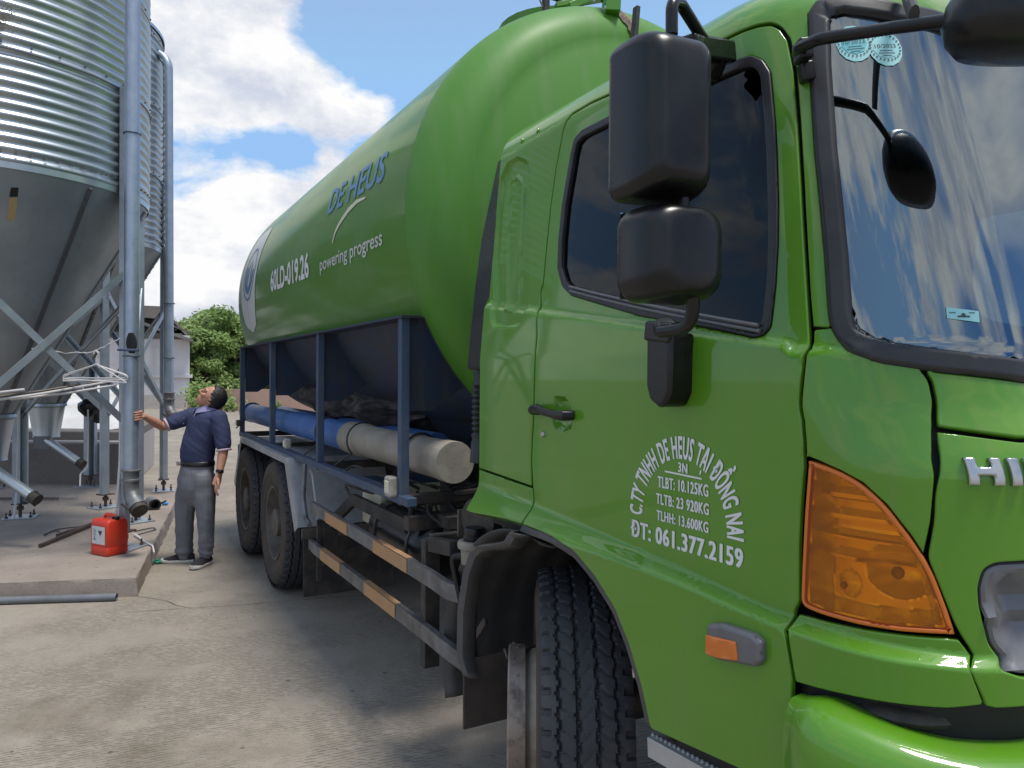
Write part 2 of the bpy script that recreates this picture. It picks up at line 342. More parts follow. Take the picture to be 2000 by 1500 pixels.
SC, RC, SIDE, SREAR = .98, .314, 1.25, 2.49
WC = RC * math.pi / 2; WEND = WC + (T0 - SIDE - RC); WR = -(SREAR - SC); VR = 2.50; RR = .15
def ss(x): x = min(1, max(0, x)); return x * x * (3 - 2 * x)
def zbelt(s): return 1.735 + (s - 1.03) * .142
def S(w, v):
    if v > VR:
        a = min(v - VR, RR * math.pi / 2); z = VR + RR * math.sin(a / RR); ins = RR * (1 - math.cos(a / RR)) + max(0, v - VR - RR * math.pi / 2)
        z += .04 * ss(max(0, v - VR - RR * math.pi / 2) / .5)
    else: z = v; ins = 0
    ds = .05 * ss((z - 1.50) / .14) + max(0, min(z, 2.6) - 1.60) * .30 + ins
    s0 = SC + ds
    s = s0 + (-w / -WR) * (SREAR - s0) if w < 0 else s0
    sq = s if w < 0 else SC
    d = max(0, z - 1.75) * .085 + .018 * ss((z - zbelt(sq)) / .03) + ins
    k = min(1, max(0, (sq - 1.1) / 1.2)); top = 1.195 + .10 * k
    d -= (.036 + .030 * k) * ss((top - z) / (.022 + .125 * k * k))
    if w <= 0: return Vector((SIDE + d, s, z))
    if w < WC:
        f = w / RC; return Vector((SIDE + d + RC * (1 - math.cos(f)), s0 - RC * math.sin(f), z))
    k = (w - WC) / (WEND - WC); t1 = SIDE + d + RC
    return Vector((t1 + (T0 - t1) * k, s0 - RC - .03 * (1 - (1 - k) ** 2), z))
def SN(w, v):
    e = .004; a = S(min(w + e, WEND), v) - S(w - e, v); b = S(w, v + e) - S(w, v - e); return a.cross(b).normalized() * -1
_n = SN(-.5, 1.5)
NSIGN = -1 if _n.x > 0 else 1
def SO(w, v, o): return S(w, v) + SN(w, v) * (NSIGN * o)
GW = [WR + (WEND - WR) * i / 300 for i in range(301)]; GV = [.35 + (2.95 - .35) * j / 250 for j in range(251)]
_vs = [S(w, v) for w in GW for v in GV]
_fs = [(i * 251 + j, (i + 1) * 251 + j, (i + 1) * 251 + j + 1, i * 251 + j + 1) for i in range(300) for j in range(250)]
_NV = np.array([(p - Vector((0, 0, CAMH))).normalized()[:] for p in _vs]); _NVz = np.array([p.y < 4 for p in _vs])
BV = BVHTree.FromPolygons(_vs, _fs)
def U(px, py):
    """photo point -> (w, v) on the cab's skin"""
    d = tray(px, py); h = BV.ray_cast(TCAM, d)
    if h[0] is None:
        q = _NV @ np.array(d); i, j = divmod(int(np.argmax(np.where(_NVz, q, -1))), 251); return Vector((GW[i], GV[j]))
    i, j = divmod(h[2], 250); p0, pw, pv = _vs[i * 251 + j], _vs[(i + 1) * 251 + j], _vs[i * 251 + j + 1]
    a, b, q = pw - p0, pv - p0, h[0] - p0
    aa, ab, bb = a.dot(a), a.dot(b), b.dot(b); de = aa * bb - ab * ab
    x = (q.dot(a) * bb - q.dot(b) * ab) / de; y = (q.dot(b) * aa - q.dot(a) * ab) / de
    return Vector((GW[i] + x * (GW[1] - GW[0]), GV[j] + y * (GV[1] - GV[0])))
def UP(pts): return [U(*p) if not isinstance(p, Vector) else p for p in pts]
def fillet(poly, r, closed=True, n=4):
    out = []; k = len(poly)
    for i in range(k):
        p = poly[i]
        if not closed and i in (0, k - 1): out.append(p); continue
        a = poly[i - 1] - p; b = poly[(i + 1) % k] - p
        if a.length < 1e-6 or b.length < 1e-6: continue
        ang = a.angle(b)
        if ang > math.pi - .02: out.append(p); continue
        c = min(r / max(math.tan(ang / 2), .05), .45 * a.length, .45 * b.length); A = p + a.normalized() * c; B = p + b.normalized() * c
        for j in range(n + 1):
            t = j / n; out.append(A * (1 - t) ** 2 + p * 2 * t * (1 - t) + B * t * t)
    return out
def resamp(poly, h, closed=True):
    out = []; k = len(poly)
    for i in range(k if closed else k - 1):
        p, q = poly[i], poly[(i + 1) % k]; n = max(1, math.ceil((q - p).length / h))
        out += [p + (q - p) * (j / n) for j in range(n)]
    if not closed: out.append(poly[-1])
    cl = [out[0]]
    for p in out[1:]:
        if (p - cl[-1]).length > 1e-4: cl.append(p)
    if closed and (cl[0] - cl[-1]).length < 1e-4: cl.pop()
    return cl
def thin(poly, d):
    out = [poly[0]]
    for p in poly[1:]:
        if (p - out[-1]).length > d: out.append(p)
    if (out[-1] - out[0]).length < d: out.pop()
    return out
def area(p): return sum(p[i].x * p[(i + 1) % len(p)].y - p[(i + 1) % len(p)].x * p[i].y for i in range(len(p))) / 2
def ccw(p): return p if area(p) > 0 else p[::-1]
def inset(poly, d, closed=True):           # towards the left of travel
    k = len(poly); out = []
    for i in range(k):
        a = poly[i] - poly[i - 1] if (closed or i) else None; b = poly[(i + 1) % k] - poly[i] if (closed or i < k - 1) else None
        ns = [Vector((-e.y, e.x)).normalized() for e in (a, b) if e is not None and e.length > 1e-9]
        if not ns: out.append(poly[i]); continue
        m = sum(ns, Vector((0, 0)));
        m = m.normalized() if m.length > 1e-6 else ns[0]
        out.append(poly[i] + m * (d / max(.35, m.dot(ns[0]))))
    return out
def inside(P, poly):
    x, y = P[:, 0], P[:, 1]; r = np.zeros(len(P), bool); q = np.array([(p.x, p.y) for p in poly]); j = len(q) - 1
    for i in range(len(q)):
        c = ((q[i, 1] > y) != (q[j, 1] > y)) & (x < (q[j, 0] - q[i, 0]) * (y - q[i, 1]) / (q[j, 1] - q[i, 1] + 1e-15) + q[i, 0]); r ^= c; j = i
    return r
def bdist(P, poly):
    d = np.full(len(P), 1e9); q = np.array([(p.x, p.y) for p in poly])
    for i in range(len(q)):
        a, b = q[i - 1], q[i]; ab = b - a; t = np.clip(((P - a) @ ab) / (ab @ ab + 1e-15), 0, 1); d = np.minimum(d, np.linalg.norm(P - a - t[:, None] * ab, axis=1))
    return d
def skin(outline, holes=(), off=0., thick=.012, rim=.006, g=.04, h=.02, surf=None, disp=None):
    """a sheet on the cab's skin with a rounded rim and turned-in edges"""
    surf = surf or SO; o = thin(resamp(ccw(outline), h), h * .25); hs = [thin(resamp(ccw(q)[::-1], h), h * .25) for q in holes]
    loops = [o] + hs; V = []; kind = []; E = []
    cen = lambda p: p.x > WEND - 1e-3
    for lp in loops:
        b = len(V); V += lp; kind += [0] * len(lp); E += [(b + i, b + (i + 1) % len(lp)) for i in range(len(lp))]
    nb = len(V)
    for lp in loops:
        for f, kd in ((.35, 1), (1., 2)):
            for p, q in zip(lp, inset(lp, rim * f)): V.append(q); kind.append(kd)
    mn = Vector((min(p.x for p in o), min(p.y for p in o))); mx = Vector((max(p.x for p in o), max(p.y for p in o)))
    gx, gy = np.meshgrid(np.arange(mn.x, mx.x, g), np.arange(mn.y, mx.y, g)); P = np.stack([gx.ravel(), gy.ravel()], 1)
    ok = inside(P, o); D = bdist(P, o)
    for q in hs: ok &= ~inside(P, q); D = np.minimum(D, bdist(P, q))
    for p in P[ok & (D > rim + .3 * g)]: V.append(Vector(p)); kind.append(3)
    if surf is SO and not disp:                # extra rows where the skin is creased
        for w in np.arange(mn.x + .004, mx.x, .022):
            sq = S(min(w, 0), 1.5).y if w < 0 else SC; k = min(1, max(0, (sq - 1.1) / 1.2)); top = 1.195 + .10 * k; wd = .022 + .125 * k * k; fz = 1.232 + .05 * k; zb0 = zbelt(sq)
            for z in [zb0 + q for q in (-.012, 0, .006, .012, .018, .024, .030, .042)] + [top - wd * q for q in (-.15, 0, .15, .3, .45, .6, .75, .9, 1, 1.15)]:
                P1 = np.array([(w, z)])
                if mn.y < z < mx.y and inside(P1, o)[0]: V.append(V2(w, z) if False else Vector((w, z))); kind.append(3)
    # keep ring points only where they are inside and clear of the rim
    A = np.array([(p.x, p.y) for p in V]); ok = inside(A, o); D = bdist(A, o)
    for q in hs: ok &= ~inside(A, q); D = np.minimum(D, bdist(A, q))
    keep = [i for i in range(len(V)) if i < nb or (ok[i] and D[i] > rim * .25 and (kind[i] < 3 or D[i] > rim * 1.05))]
    mp = {i: k for k, i in enumerate(keep)}; V2 = [V[i] for i in keep]; dist = [0 if i < nb else D[i] for i in keep]
    r = delaunay_2d_cdt(V2, [(mp[a], mp[b]) for a, b in E], [], 0, 1e-6)
    RV, RF, orig = r[0], r[2], r[3]
    C = np.array([((RV[f[0]] + RV[f[1]] + RV[f[2]]) / 3)[:] for f in RF]); ok = inside(C, o)
    for q in hs: ok &= ~inside(C, q)
    mb = MB(); pts = []
    for i, p in enumerate(RV):
        d = min(dist[k] for k in orig[i]) if orig[i] else 0
        x = 1 - min(1, d / rim); dp = 0 if cen(p) else rim * (1 - math.sqrt(max(0, 1 - x * x)))
        if disp: dp -= disp(p)
        pts.append(surf(p.x, p.y, off - dp))
    mb.add(pts, [f for f, k in zip(RF, ok) if k])
    mb.n = [] if disp or surf is not SO else [None if (orig[i] and min(dist[k] for k in orig[i]) < rim * .95) else SN(p.x, p.y) * NSIGN for i, p in enumerate(RV)]
    for lp in loops:
        k = len(lp); va = [surf(p.x, p.y, off - (0 if cen(p) else rim)) for p in lp]; vb = [surf(p.x, p.y, off - thick) for p in lp]
        mb.add(va + vb, [(i, (i + 1) % k, k + (i + 1) % k, k + i) for i in range(k) if not (cen(lp[i]) and cen(lp[(i + 1) % k]))])
        if mb.n: mb.n += [None] * (2 * k)
    return mb
def cskin(*a, **k):                        # ... mirrored across the truck's centre line into one sheet
    return skin(*a, **k).mirror(T0)
def both(name, mb, m, parent=truck, kids=None, **k):
    o = part(name, mb, m, parent, **k); q = MB(); q.n = [None if c is None else Vector((-c.x, c.y, c.z)) for c in getattr(mb, 'n', [])]; q.v, q.f = [(2 * T0 - p[0], p[1], p[2]) for p in mb.v], [tuple(reversed(f)) for f in mb.f]
    return o, part(name, q, m, parent, **k)
V2 = Vector
G = 0.0042
# --- door gap (photo points), from its lower rear end round the top to its lower front end
gap = UP([(1018, 1022), (1030, 1004), (1041, 985), (1042, 977), (1040, 953), (1037, 900), (1039, 850), (1043, 750), (1048, 655), (1055, 568), (1060, 556), (1066, 490), (1075, 400), (1085, 330), (1099, 255), (1106, 236), (1118, 222),
          (1155, 200), (1198, 181), (1290, 134), (1393, 87), (1450, 60), (1480, 50), (1506, 46), (1524, 54), (1540, 76), (1552, 135), (1560, 240), (1567, 360), (1570, 420), (1579, 580), (1582, 676), (1571, 694), (1567, 820), (1570, 893), (1566, 980),
          (1562, 1067), (1562, 1179), (1551, 1197), (1549, 1327), (1546, 1500), (1544, 1546)])
gap = fillet(gap, .03, closed=False)
arch = UP([(1268, 1416), (1252, 1340), (1228, 1260), (1200, 1188), (1160, 1124), (1120, 1076), (1080, 1048), (1060, 1038), (1018, 1022)])
arch = fillet(arch, .1, closed=False)
bottom = UP([(1544, 1546), (1440, 1500), (1290, 1432), (1272, 1424), (1268, 1416)])
# inset door side: travel along gap has the door on its right
dgap = inset(gap, -G, False); sgap = inset(gap, G, False)
door_out = dgap + bottom[1:-1] + arch[:-1]
win_out = fillet(UP([(1099, 400), (1092, 470), (1090, 525), (1099, 560), (1116, 578), (1250, 618), (1400, 646), (1474, 661), (1492, 656), (1507, 640), (1513, 590), (1517, 550), (1521, 480), (1522, 400), (1519, 300), (1516, 240), (1507, 141), (1492, 117), (1471, 108), (1444, 114),
                     (1375, 146), (1198, 222), (1138, 253), (1123, 270), (1116, 300)]), .03)
win_out = inset(ccw(win_out), .002)
win_in = inset(win_out, .024)
seal_r = fillet(UP([(1577, 26), (1579, 60), (1580, 130), (1590, 290), (1601, 400), (1610, 500), (1617, 610), (1622, 640), (1638, 672), (1665, 692), (1720, 711), (1800, 723), (1830, 727), (2000, 747)]), .05, closed=False)
zb_c = S(*seal_r[-1]).z
v_ws = seal_r[-1].y
ws_top = UP([(1900, 48), (1761, 10), (1700, -3), (1640, -8), (1596, 2)])
vt = ws_top[0].y
ws_out = seal_r + [V2((WEND, v_ws - .01)), V2((WEND, vt + .0))] + ws_top
# ring of the windscreen: inner outline
ws_o = ccw(fillet(ws_out, .03))
def cin(poly, d):
    q = inset(poly, d); return [V2((WEND, p.y)) if o.x > WEND - 1e-3 else p for p, o in zip(q, poly)]
ws_i = cin(ws_o, .045)
# --- cab shell: rear quarter + roof + pillar in one pressing
lowgap = UP([(1040, 952), (926, 913)])
zl = lowgap[1].y
i0 = next(i for i, p in enumerate(sgap) if p.y > U(1040, 950).y)
i1 = next(i for i, p in enumerate(sgap) if i > len(sgap) // 2 and p.y < U(1583, 637).y)
pill = UP([(1588, 637), (1617, 639)])
sl_edge = [p for p in inset(seal_r, .0, False) if p.y > pill[1].y]
ws_top_e = [V2((p.x, p.y + .0)) for p in ws_top]
shell_out = [V2((WR, zl + G))] + [V2((lowgap[0].x - .01, lowgap[0].y + G))] + sgap[i0 + 1:i1] + pill + sl_edge[::-1] + ws_top_e[::-1] + [V2((WEND, vt)), V2((WEND, 2.95)), V2((WR, 2.95))]
def quarter_disp(p):
    # long pressed panel with ribs behind the door
    a = qp(p); return a
Q0, Q1 = U(972, 640), U(1040, 306)
qpoly = fillet(UP([(958, 640), (1012, 640), (1022, 620), (1031, 480), (1036, 340), (1030, 314), (1010, 306), (990, 318), (976, 350), (962, 500)]), .05)
qpoly2 = fillet(UP([(976, 606), (1003, 606), (1012, 480), (1020, 356), (1006, 340), (990, 352), (984, 480)]), .048)
def pd(p, poly):
    P = np.array([(p.x, p.y)]); d = bdist(P, poly)[0]; return d if inside(P, poly)[0] else -d
def qp(p):
    if p.x > -.95: return 0
    d1 = pd(p, qpoly); d2 = pd(p, qpoly2)
    return -.012 * ss((d1 + .004) / .012) + .008 * ss((d2 + .004) / .010)
mb = skin(shell_out, holes=[qpoly], off=0, thick=.02, rim=.0034, g=.03, h=.02)
mb.v = mb.v
shellm = MB(); shellm.v, shellm.f, shellm.n = list(mb.v), list(mb.f), list(mb.n); shellm.mirror(T0)
# crown of the roof closes the middle, and the rear wall
rows = [[S(w, 2.95) for w in GW], [Vector((T0 + (S(w, 2.95).x - T0) * .5, 1.9 + (S(w, 2.95).y - 1.9) * .5, S(w, 2.95).z + .015)) for w in GW], [Vector((T0, 1.9, S(0, 2.95).z + .02)) for w in GW]]
roofc = MB().sheet(rows); roofc.mirror(T0)
shellm.add(roofc.v, roofc.f); shellm.n += [None] * len(roofc.v)
rq = [S(WR, v) for v in np.linspace(1.2, 2.95, 50)]; e_ = rq[-1]
rq2 = [(q.x, 2.488, q.z) for q in rq] + [(2 * T0 - q.x, 2.488, q.z) for q in rq[::-1]]; shellm.add(rq2, [tuple(range(100))]); shellm.n += [None] * 100
shellm.add([(e_.x, 2.488, e_.z), (T0, 1.9, e_.z + .02), (2 * T0 - e_.x, 2.488, e_.z)], [(0, 1, 2)]); shellm.n += [None] * 3
part('cab_shell', shellm, M['paint'], smooth=40)
qpoly3 = inset(ccw(qpoly2), .012)
def qd(p):
    d1 = pd(p, qpoly); d2 = pd(p, qpoly2); d3 = pd(p, qpoly3)
    return -.014 * ss(d1 / .012) + .009 * ss((d2 + .004) / .009) - .008 * ss((d3 + .002) / .008)
both('quarter_pressing', skin(ccw(qpoly), off=-.001, rim=.001, thick=.02, g=.0075, h=.010, disp=qd), M['paint'], smooth=40)
# extra dense ribbed inset of the rear quarter: press marks (two raised tongues) and rivets
for px, py in ((1051, 255), (1020, 275)):
    tong = MB(); p = U(px, py); c = SO(p.x, p.y, .001); n = SN(p.x, p.y) * NSIGN; tong.lathe([(0, .004), (.007, .004), (.009, .001), (.009, -.003)], c, n, 12); both('rivet', tong, M['paint'])
low_out = [V2((WR, zl - G)), V2((lowgap[0].x - .006, lowgap[0].y - G))] + [p for p in inset(gap, G, False)[:40] if p.y < lowgap[0].y - 2 * G][::-1] + UP([(985, 1012), (921, 1000)]) + [V2((WR, U(921, 1000).y))]
both('lower_rear_panel', skin(low_out, rim=.0034, g=.03, thick=.03), M['paint'], smooth=40)
cup = fillet(UP([(1082, 772), (1104, 774), (1115, 790), (1117, 838), (1100, 845), (1084, 838), (1078, 820)]), .015)
door, door2 = both('door', skin(fillet(door_out, .006), holes=[win_out, inset(ccw(cup), .003)], rim=.0036, g=.028, h=.016), M['paint'], smooth=40)
# side windows
for d, q in ((door, 0), (door2, 1)):
    def mk(name, mb, m, **k):
        if q: mb.n = []; mb = (lambda a: (setattr(a, 'v', [(2 * T0 - p[0], p[1], p[2]) for p in a.v]), setattr(a, 'f', [tuple(reversed(f)) for f in a.f]), a)[2])(mb)
        return part(name, mb, m, d, **k)
    mk('window_seal', skin(win_out, holes=[win_in], off=.006, rim=.0036, thick=.03, h=.015), M['rubber'])
    mk('window', skin(inset(win_in, -.004), off=-.008, rim=.001, thick=.004, g=.08), M['glass'])
    if q: continue
    # weather strips along the sill
    b0, b1 = U(1118, 573), U(1490, 654)
    for k, (o_, u_) in enumerate(((.012, .020), (.010, .007))):
        st = MB(); pp = [SO(b0.x + (b1.x - b0.x) * i / 10, b0.y + (b1.y - b0.y) * i / 10 + u_ - .012 * math.sin(math.pi * i / 10) * .4, o_) for i in range(11)]
        st.tube(pp, .0042, 8); mk('weather_strip', st, M['greyplastic'])
    # handle: recessed cup, grip and lock
    mk('handle_cup', skin(cup, off=.002, rim=.004, thick=.01, g=.012, h=.01, disp=lambda p: -.020 * ss(pd(p, cup) / .014)), M['paint'])
    hp = [SO(*U(x, y), o) for x, y, o in ((1053, 801, .0), (1054, 800, .024), (1064, 797, .030), (1080, 804, .032), (1104, 811, .030), (1116, 811, .026), (1119, 811, .0))]
    mk('door_handle', MB().tube(hp, [.016, .018, .015, .0125, .0135, .017, .015], 12), M['plastic'], bevel=0)
    lk = MB(); p = U(1062, 848); lk.lathe([(0, .006), (.008, .006), (.010, .003), (.010, -.002)], SO(*p, .002), SN(*p) * NSIGN, 16); mk('door_lock', lk, M['chrome'])

# wheel arch lip
lip = inset(arch, -.003, False)
lipi = inset(arch, .024, False)
part('arch_lip', skin(ccw(fillet(lip + lipi[::-1], .001)), off=-.006, rim=.004, thick=.05, h=.02), M['dullplastic'])
# --- front panels
cor_gap_l = inset(UP([(1582, 676), (1571, 694), (1567, 820), (1570, 893)]), G, False)
cg = fillet(UP([(1800, 719), (1818, 742), (1828, 790), (1825, 838), (1824, 900), (1822, 1020), (1808, 1086)]), .06, closed=False)   # gap between corner panel and middle
sl_low = [p for p in seal_r if p.y <= pill[1].y + .03]
corner = [V2((pill[0].x, pill[0].y - .008))] + cor_gap_l[0:] + UP([(1574, 890), (1600, 900), (1640, 918), (1685, 942), (1732, 985), (1782, 1048), (1804, 1082)]) + inset(cg, -G, False)[::-1]
seal_seg = [p for p in seal_r if p.y < pill[1].y - .004 and p.x < cg[0].x]
corner += [V2((p.x, p.y + .004)) for p in seal_seg[::-1]]
both('corner_panel', skin(fillet(corner, .004), rim=.0036, g=.025, h=.016), M['paint'], smooth=40)
mid_y = [U(1832, 832), U(1990, 853)]
cowl = [p for p in inset(cg, G, False) if p.y > mid_y[0].y] + [mid_y[0], mid_y[1], V2((WEND, mid_y[1].y - .01)), V2((WEND, v_ws + .0))] + [p for p in seal_r[::-1] if p.x > cg[0].x + .006]
part('cowl_panel', cskin(fillet(cowl, .004), rim=.0038, g=.03), M['paint'], smooth=40)
gl = UP([(1830, 844), (1828, 950), (1825, 1020), (1812, 1090), (1826, 1122), (1868, 1226), (1900, 1318), (1928, 1382)])
gb = UP([(1945, 1384), (2000, 1381)]); gtop = [U(1990, 863), U(1834, 843)]
gop = fillet(UP([(1912, 1180), (1910, 1148), (1920, 1112), (1945, 1099), (2000, 1096)]) + [V2((WEND - .02, U(2000, 1096).y)), V2((WEND - .02, U(2000, 1325).y))] + UP([(2000, 1325), (1975, 1317), (1950, 1296), (1932, 1262)]), .05)
gl = fillet(gl, .22, closed=False, n=6)
grille = gl + gb + [V2((WEND, gb[1].y)), V2((WEND, gtop[0].y - .01))] + gtop
part('front_panel', cskin(fillet(grille, .004), holes=[gop], rim=.0038, g=.03), M['paint'], smooth=40)
gins = inset(ccw(gop), .003)
gcen = U(1960, 1210)
part('grille_insert', cskin(gins, off=-.004, rim=.01, thick=.03, g=.025, disp=lambda p: -.045 * ss((pd(p, gins) - .012) / .05) + .02 * ss(1 - abs(p.y - gcen.y) / .012)), M['greyplastic'])
und = UP([(1556, 1200), (1600, 1212), (1700, 1233), (1800, 1245), (1871, 1249), (1898, 1316), (1922, 1377), (1850, 1384), (1750, 1375), (1650, 1357), (1553, 1332)])
both('lamp_panel', skin(fillet(und, .004), rim=.0036, g=.025), M['paint'], smooth=40)

# --- turn lamp: amber lens over a ribbed reflector bowl
ambl = bpy.data.materials.new('amber_lens'); ambl.use_nodes = True
nt = ambl.node_tree; nt.nodes.clear(); o_ = nt.nodes.new('ShaderNodeOutputMaterial'); t_ = nt.nodes.new('ShaderNodeBsdfTransparent'); t_.inputs[0].default_value = (1.0, .55, .08, 1)
g_ = nt.nodes.new('ShaderNodeBsdfGlossy'); g_.inputs[1].default_value = .04; f_ = nt.nodes.new('ShaderNodeFresnel'); f_.inputs[0].default_value = 1.45; m_ = nt.nodes.new('ShaderNodeMixShader')
d_ = nt.nodes.new('ShaderNodeBsdfDiffuse'); d_.inputs[0].default_value = (.95, .27, .01, 1); m2_ = nt.nodes.new('ShaderNodeMixShader'); m2_.inputs[0].default_value = .06
nt.links.new(t_.outputs[0], m2_.inputs[1]); nt.links.new(d_.outputs[0], m2_.inputs[2])
nt.links.new(f_.outputs[0], m_.inputs[0]); nt.links.new(m2_.outputs[0], m_.inputs[1]); nt.links.new(g_.outputs[0], m_.inputs[2]); nt.links.new(m_.outputs[0], o_.inputs[0])
M['amber'] = ambl
M['reflector'] = mat('lamp_reflector', (.90, .88, .84), .24, .6)
M['amberbody'] = mat('amber_plastic', (.62, .15, .012), .35, 0, coat=.4)
lamp = fillet(fillet(UP([(1577, 899), (1571, 1000), (1566, 1100), (1563, 1184), (1600, 1199), (1680, 1221), (1760, 1234), (1866, 1240)]), .25, False) + fillet(UP([(1866, 1239), (1850, 1190), (1820, 1112), (1780, 1052), (1730, 987), (1682, 944), (1632, 917), (1577, 899)]), .3, False)[:-1], .004)
lamp = ccw(lamp)
lin = inset(lamp, .013)
rz = [U(1600, y).y for y in (958, 975, 1000, 1014, 1038, 1052, 1078, 1092)]
b1c, b2c = U(1618, 1150), U(1745, 1130)
lamp_x0 = U(1592, 1010).x
def lampdisp(p):
    e = ss((pd(p, lin)) / .01); d = -.065 * e
    for a, b in ((0, 1), (2, 3), (4, 5), (6, 7)):
        d += .042 * e * ss((rz[a] - p.y) / .006 + .5) * ss((p.y - rz[b]) / .006 + .5) * ss((p.x - lamp_x0) / .012)
    r2 = ((p.x - b2c.x) / .085) ** 2 + ((p.y - b2c.y) / .055) ** 2
    if r2 < 1: d -= .035 * (1 - r2)
    r1 = ((p.x - b1c.x) / .030) ** 2 + ((p.y - b1c.y) / .028) ** 2
    if r1 < 1: d -= .03 * (1 - r1)
    return d
hl, hl2 = both('turn_lamp', skin(lamp, holes=[inset(lamp, .010)], off=.0, rim=.004, thick=.035, g=.02, h=.012), M['amberbody'])
for h_, q in ((hl, 0), (hl2, 1)):
    for nm, mb, m in (('reflector', skin(inset(lamp, .006), off=-.008, rim=.002, thick=.01, g=.0042, h=.008, disp=lampdisp), M['reflector']),
                      ('lens', skin(inset(lamp, .004), off=-.001, rim=.004, thick=.003, g=.04, h=.012), M['amber'])):
        if q: mb.n = []; mb.v = [(2 * T0 - p[0], p[1], p[2]) for p in mb.v]; mb.f = [tuple(reversed(f)) for f in mb.f]
        part(nm, mb, m, h_)
    if not q:
        for (c_, r_) in ((b2c, .012), (b1c, .007)):
            bl = MB(); bl.ell(SO(c_.x, c_.y, -.05), r_, 14, 8); part('bulb', bl, M['lampwhite'], h_)
# windscreen
part('windscreen_seal', cskin(ws_o, holes=[ws_i], off=.010, rim=.012, thick=.05, h=.02), M['rubber'])
ws_g = cin(ws_i, -.006)
screen = part('windscreen', cskin(ws_g, off=-.006, rim=.001, thick=.003, g=.06), M['screen'])
# stickers inside the glass
def disc_on(px, py, ra, rb, n=28, sc_=1):
    c = U(px, py); return [V2((c.x + ra * sc_ * math.cos(2 * math.pi * i / n), c.y + rb * sc_ * math.sin(2 * math.pi * i / n))) for i in range(n)]
for px, py, inner in ((1669, 82, 'sticker2'), (1731, 90, 'sticker')):
    st = part('inspection_sticker', skin(disc_on(px, py, .036, .045), off=-.0045, rim=.0005, thick=.0006, g=.02, h=.05), M['sticker'], screen)
    part('sticker_field', skin(disc_on(px, py, .036, .036, sc_=.74), off=-.0038, rim=.0004, thick=.0006, g=.02, h=.05), M[inner], st)
    c = U(px, py); tx = MB(); vf = fit(text_tris('10/2023', .0), -.022, .022, -.001, .008)
    tx.add([SO(c.x + a, c.y + b, -.0030) for a, b in vf[0]], vf[1])
    for k, wd in enumerate((.014, .017, .010)):
        tx.add([SO(c.x + a, c.y + b, -.0030) for a, b in ((-wd, -.007 - .006 * k), (wd, -.007 - .006 * k), (wd, -.0085 - .006 * k), (-wd, -.0085 - .006 * k))], [(0, 1, 2, 3)])
    for k in range(24):
        a = 2 * math.pi * k / 24; r1, r2 = .029, .033
        tx.add([SO(c.x + r * math.cos(a + da), c.y + r * math.sin(a + da), -.0034) for r, da in ((r1, -.05), (r2, -.05), (r2, .05), (r1, .05))], [(0, 1, 2, 3)])
    part('sticker_print', tx, M['ink'], st)
rect = UP([(1850, 598), (1915, 606), (1917, 628), (1852, 620)])
st = part('windscreen_label', skin(rect, off=-.0045, rim=.0005, thick=.0006, g=.03), M['sticker'], screen)
tx = MB(); c = U(1884, 613)
tx.add([SO(c.x + a, c.y + b, -.0034) for a, b in ((-.012, -.005), (.012, -.005), (.012, -.002), (-.012, -.002))], [(0, 1, 2, 3)])
tx.add([SO(c.x + .004 * math.cos(i), c.y - .001 + .004 * math.sin(i), -.0032) for i in np.arange(0, 6.2, .4)], [tuple(range(16))])
for x_ in (-.02, .018): tx.add([SO(c.x + x_ + a, c.y + .003 + b, -.0034) for a, b in ((-.006, 0), (.006, 0), (.006, .0015), (-.006, .0015))], [(0, 1, 2, 3)])
part('label_print', tx, M['ink'], st)

# dark inner shell seen through the gaps, with openings behind the glass
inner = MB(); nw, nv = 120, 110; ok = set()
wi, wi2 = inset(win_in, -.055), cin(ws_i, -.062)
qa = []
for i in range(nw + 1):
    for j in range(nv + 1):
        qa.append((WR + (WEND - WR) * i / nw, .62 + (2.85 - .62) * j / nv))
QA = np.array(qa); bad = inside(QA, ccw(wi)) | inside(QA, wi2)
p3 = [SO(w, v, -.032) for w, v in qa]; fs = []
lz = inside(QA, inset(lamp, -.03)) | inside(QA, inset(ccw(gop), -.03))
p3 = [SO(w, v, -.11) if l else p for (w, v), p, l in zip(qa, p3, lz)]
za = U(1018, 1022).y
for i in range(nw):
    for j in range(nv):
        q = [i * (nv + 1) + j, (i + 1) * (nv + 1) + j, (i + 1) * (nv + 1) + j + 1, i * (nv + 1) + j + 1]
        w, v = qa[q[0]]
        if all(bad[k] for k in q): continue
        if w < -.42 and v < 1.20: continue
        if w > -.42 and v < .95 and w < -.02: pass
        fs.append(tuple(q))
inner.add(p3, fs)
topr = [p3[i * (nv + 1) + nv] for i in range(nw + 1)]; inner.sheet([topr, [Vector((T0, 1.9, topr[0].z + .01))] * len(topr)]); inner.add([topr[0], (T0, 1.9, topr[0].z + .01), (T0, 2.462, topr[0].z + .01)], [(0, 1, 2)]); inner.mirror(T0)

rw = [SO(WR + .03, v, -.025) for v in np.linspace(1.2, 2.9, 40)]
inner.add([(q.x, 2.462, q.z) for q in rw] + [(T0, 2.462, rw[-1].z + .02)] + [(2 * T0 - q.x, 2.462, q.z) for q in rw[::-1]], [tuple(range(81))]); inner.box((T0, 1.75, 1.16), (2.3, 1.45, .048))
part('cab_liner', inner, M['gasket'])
rt_ = MB(); rt_.box((T0, 2.43, 1.80), (2.02, .03, 1.2)); part('cab_rear_trim', rt_, M['reartrim'], bevel=.02)
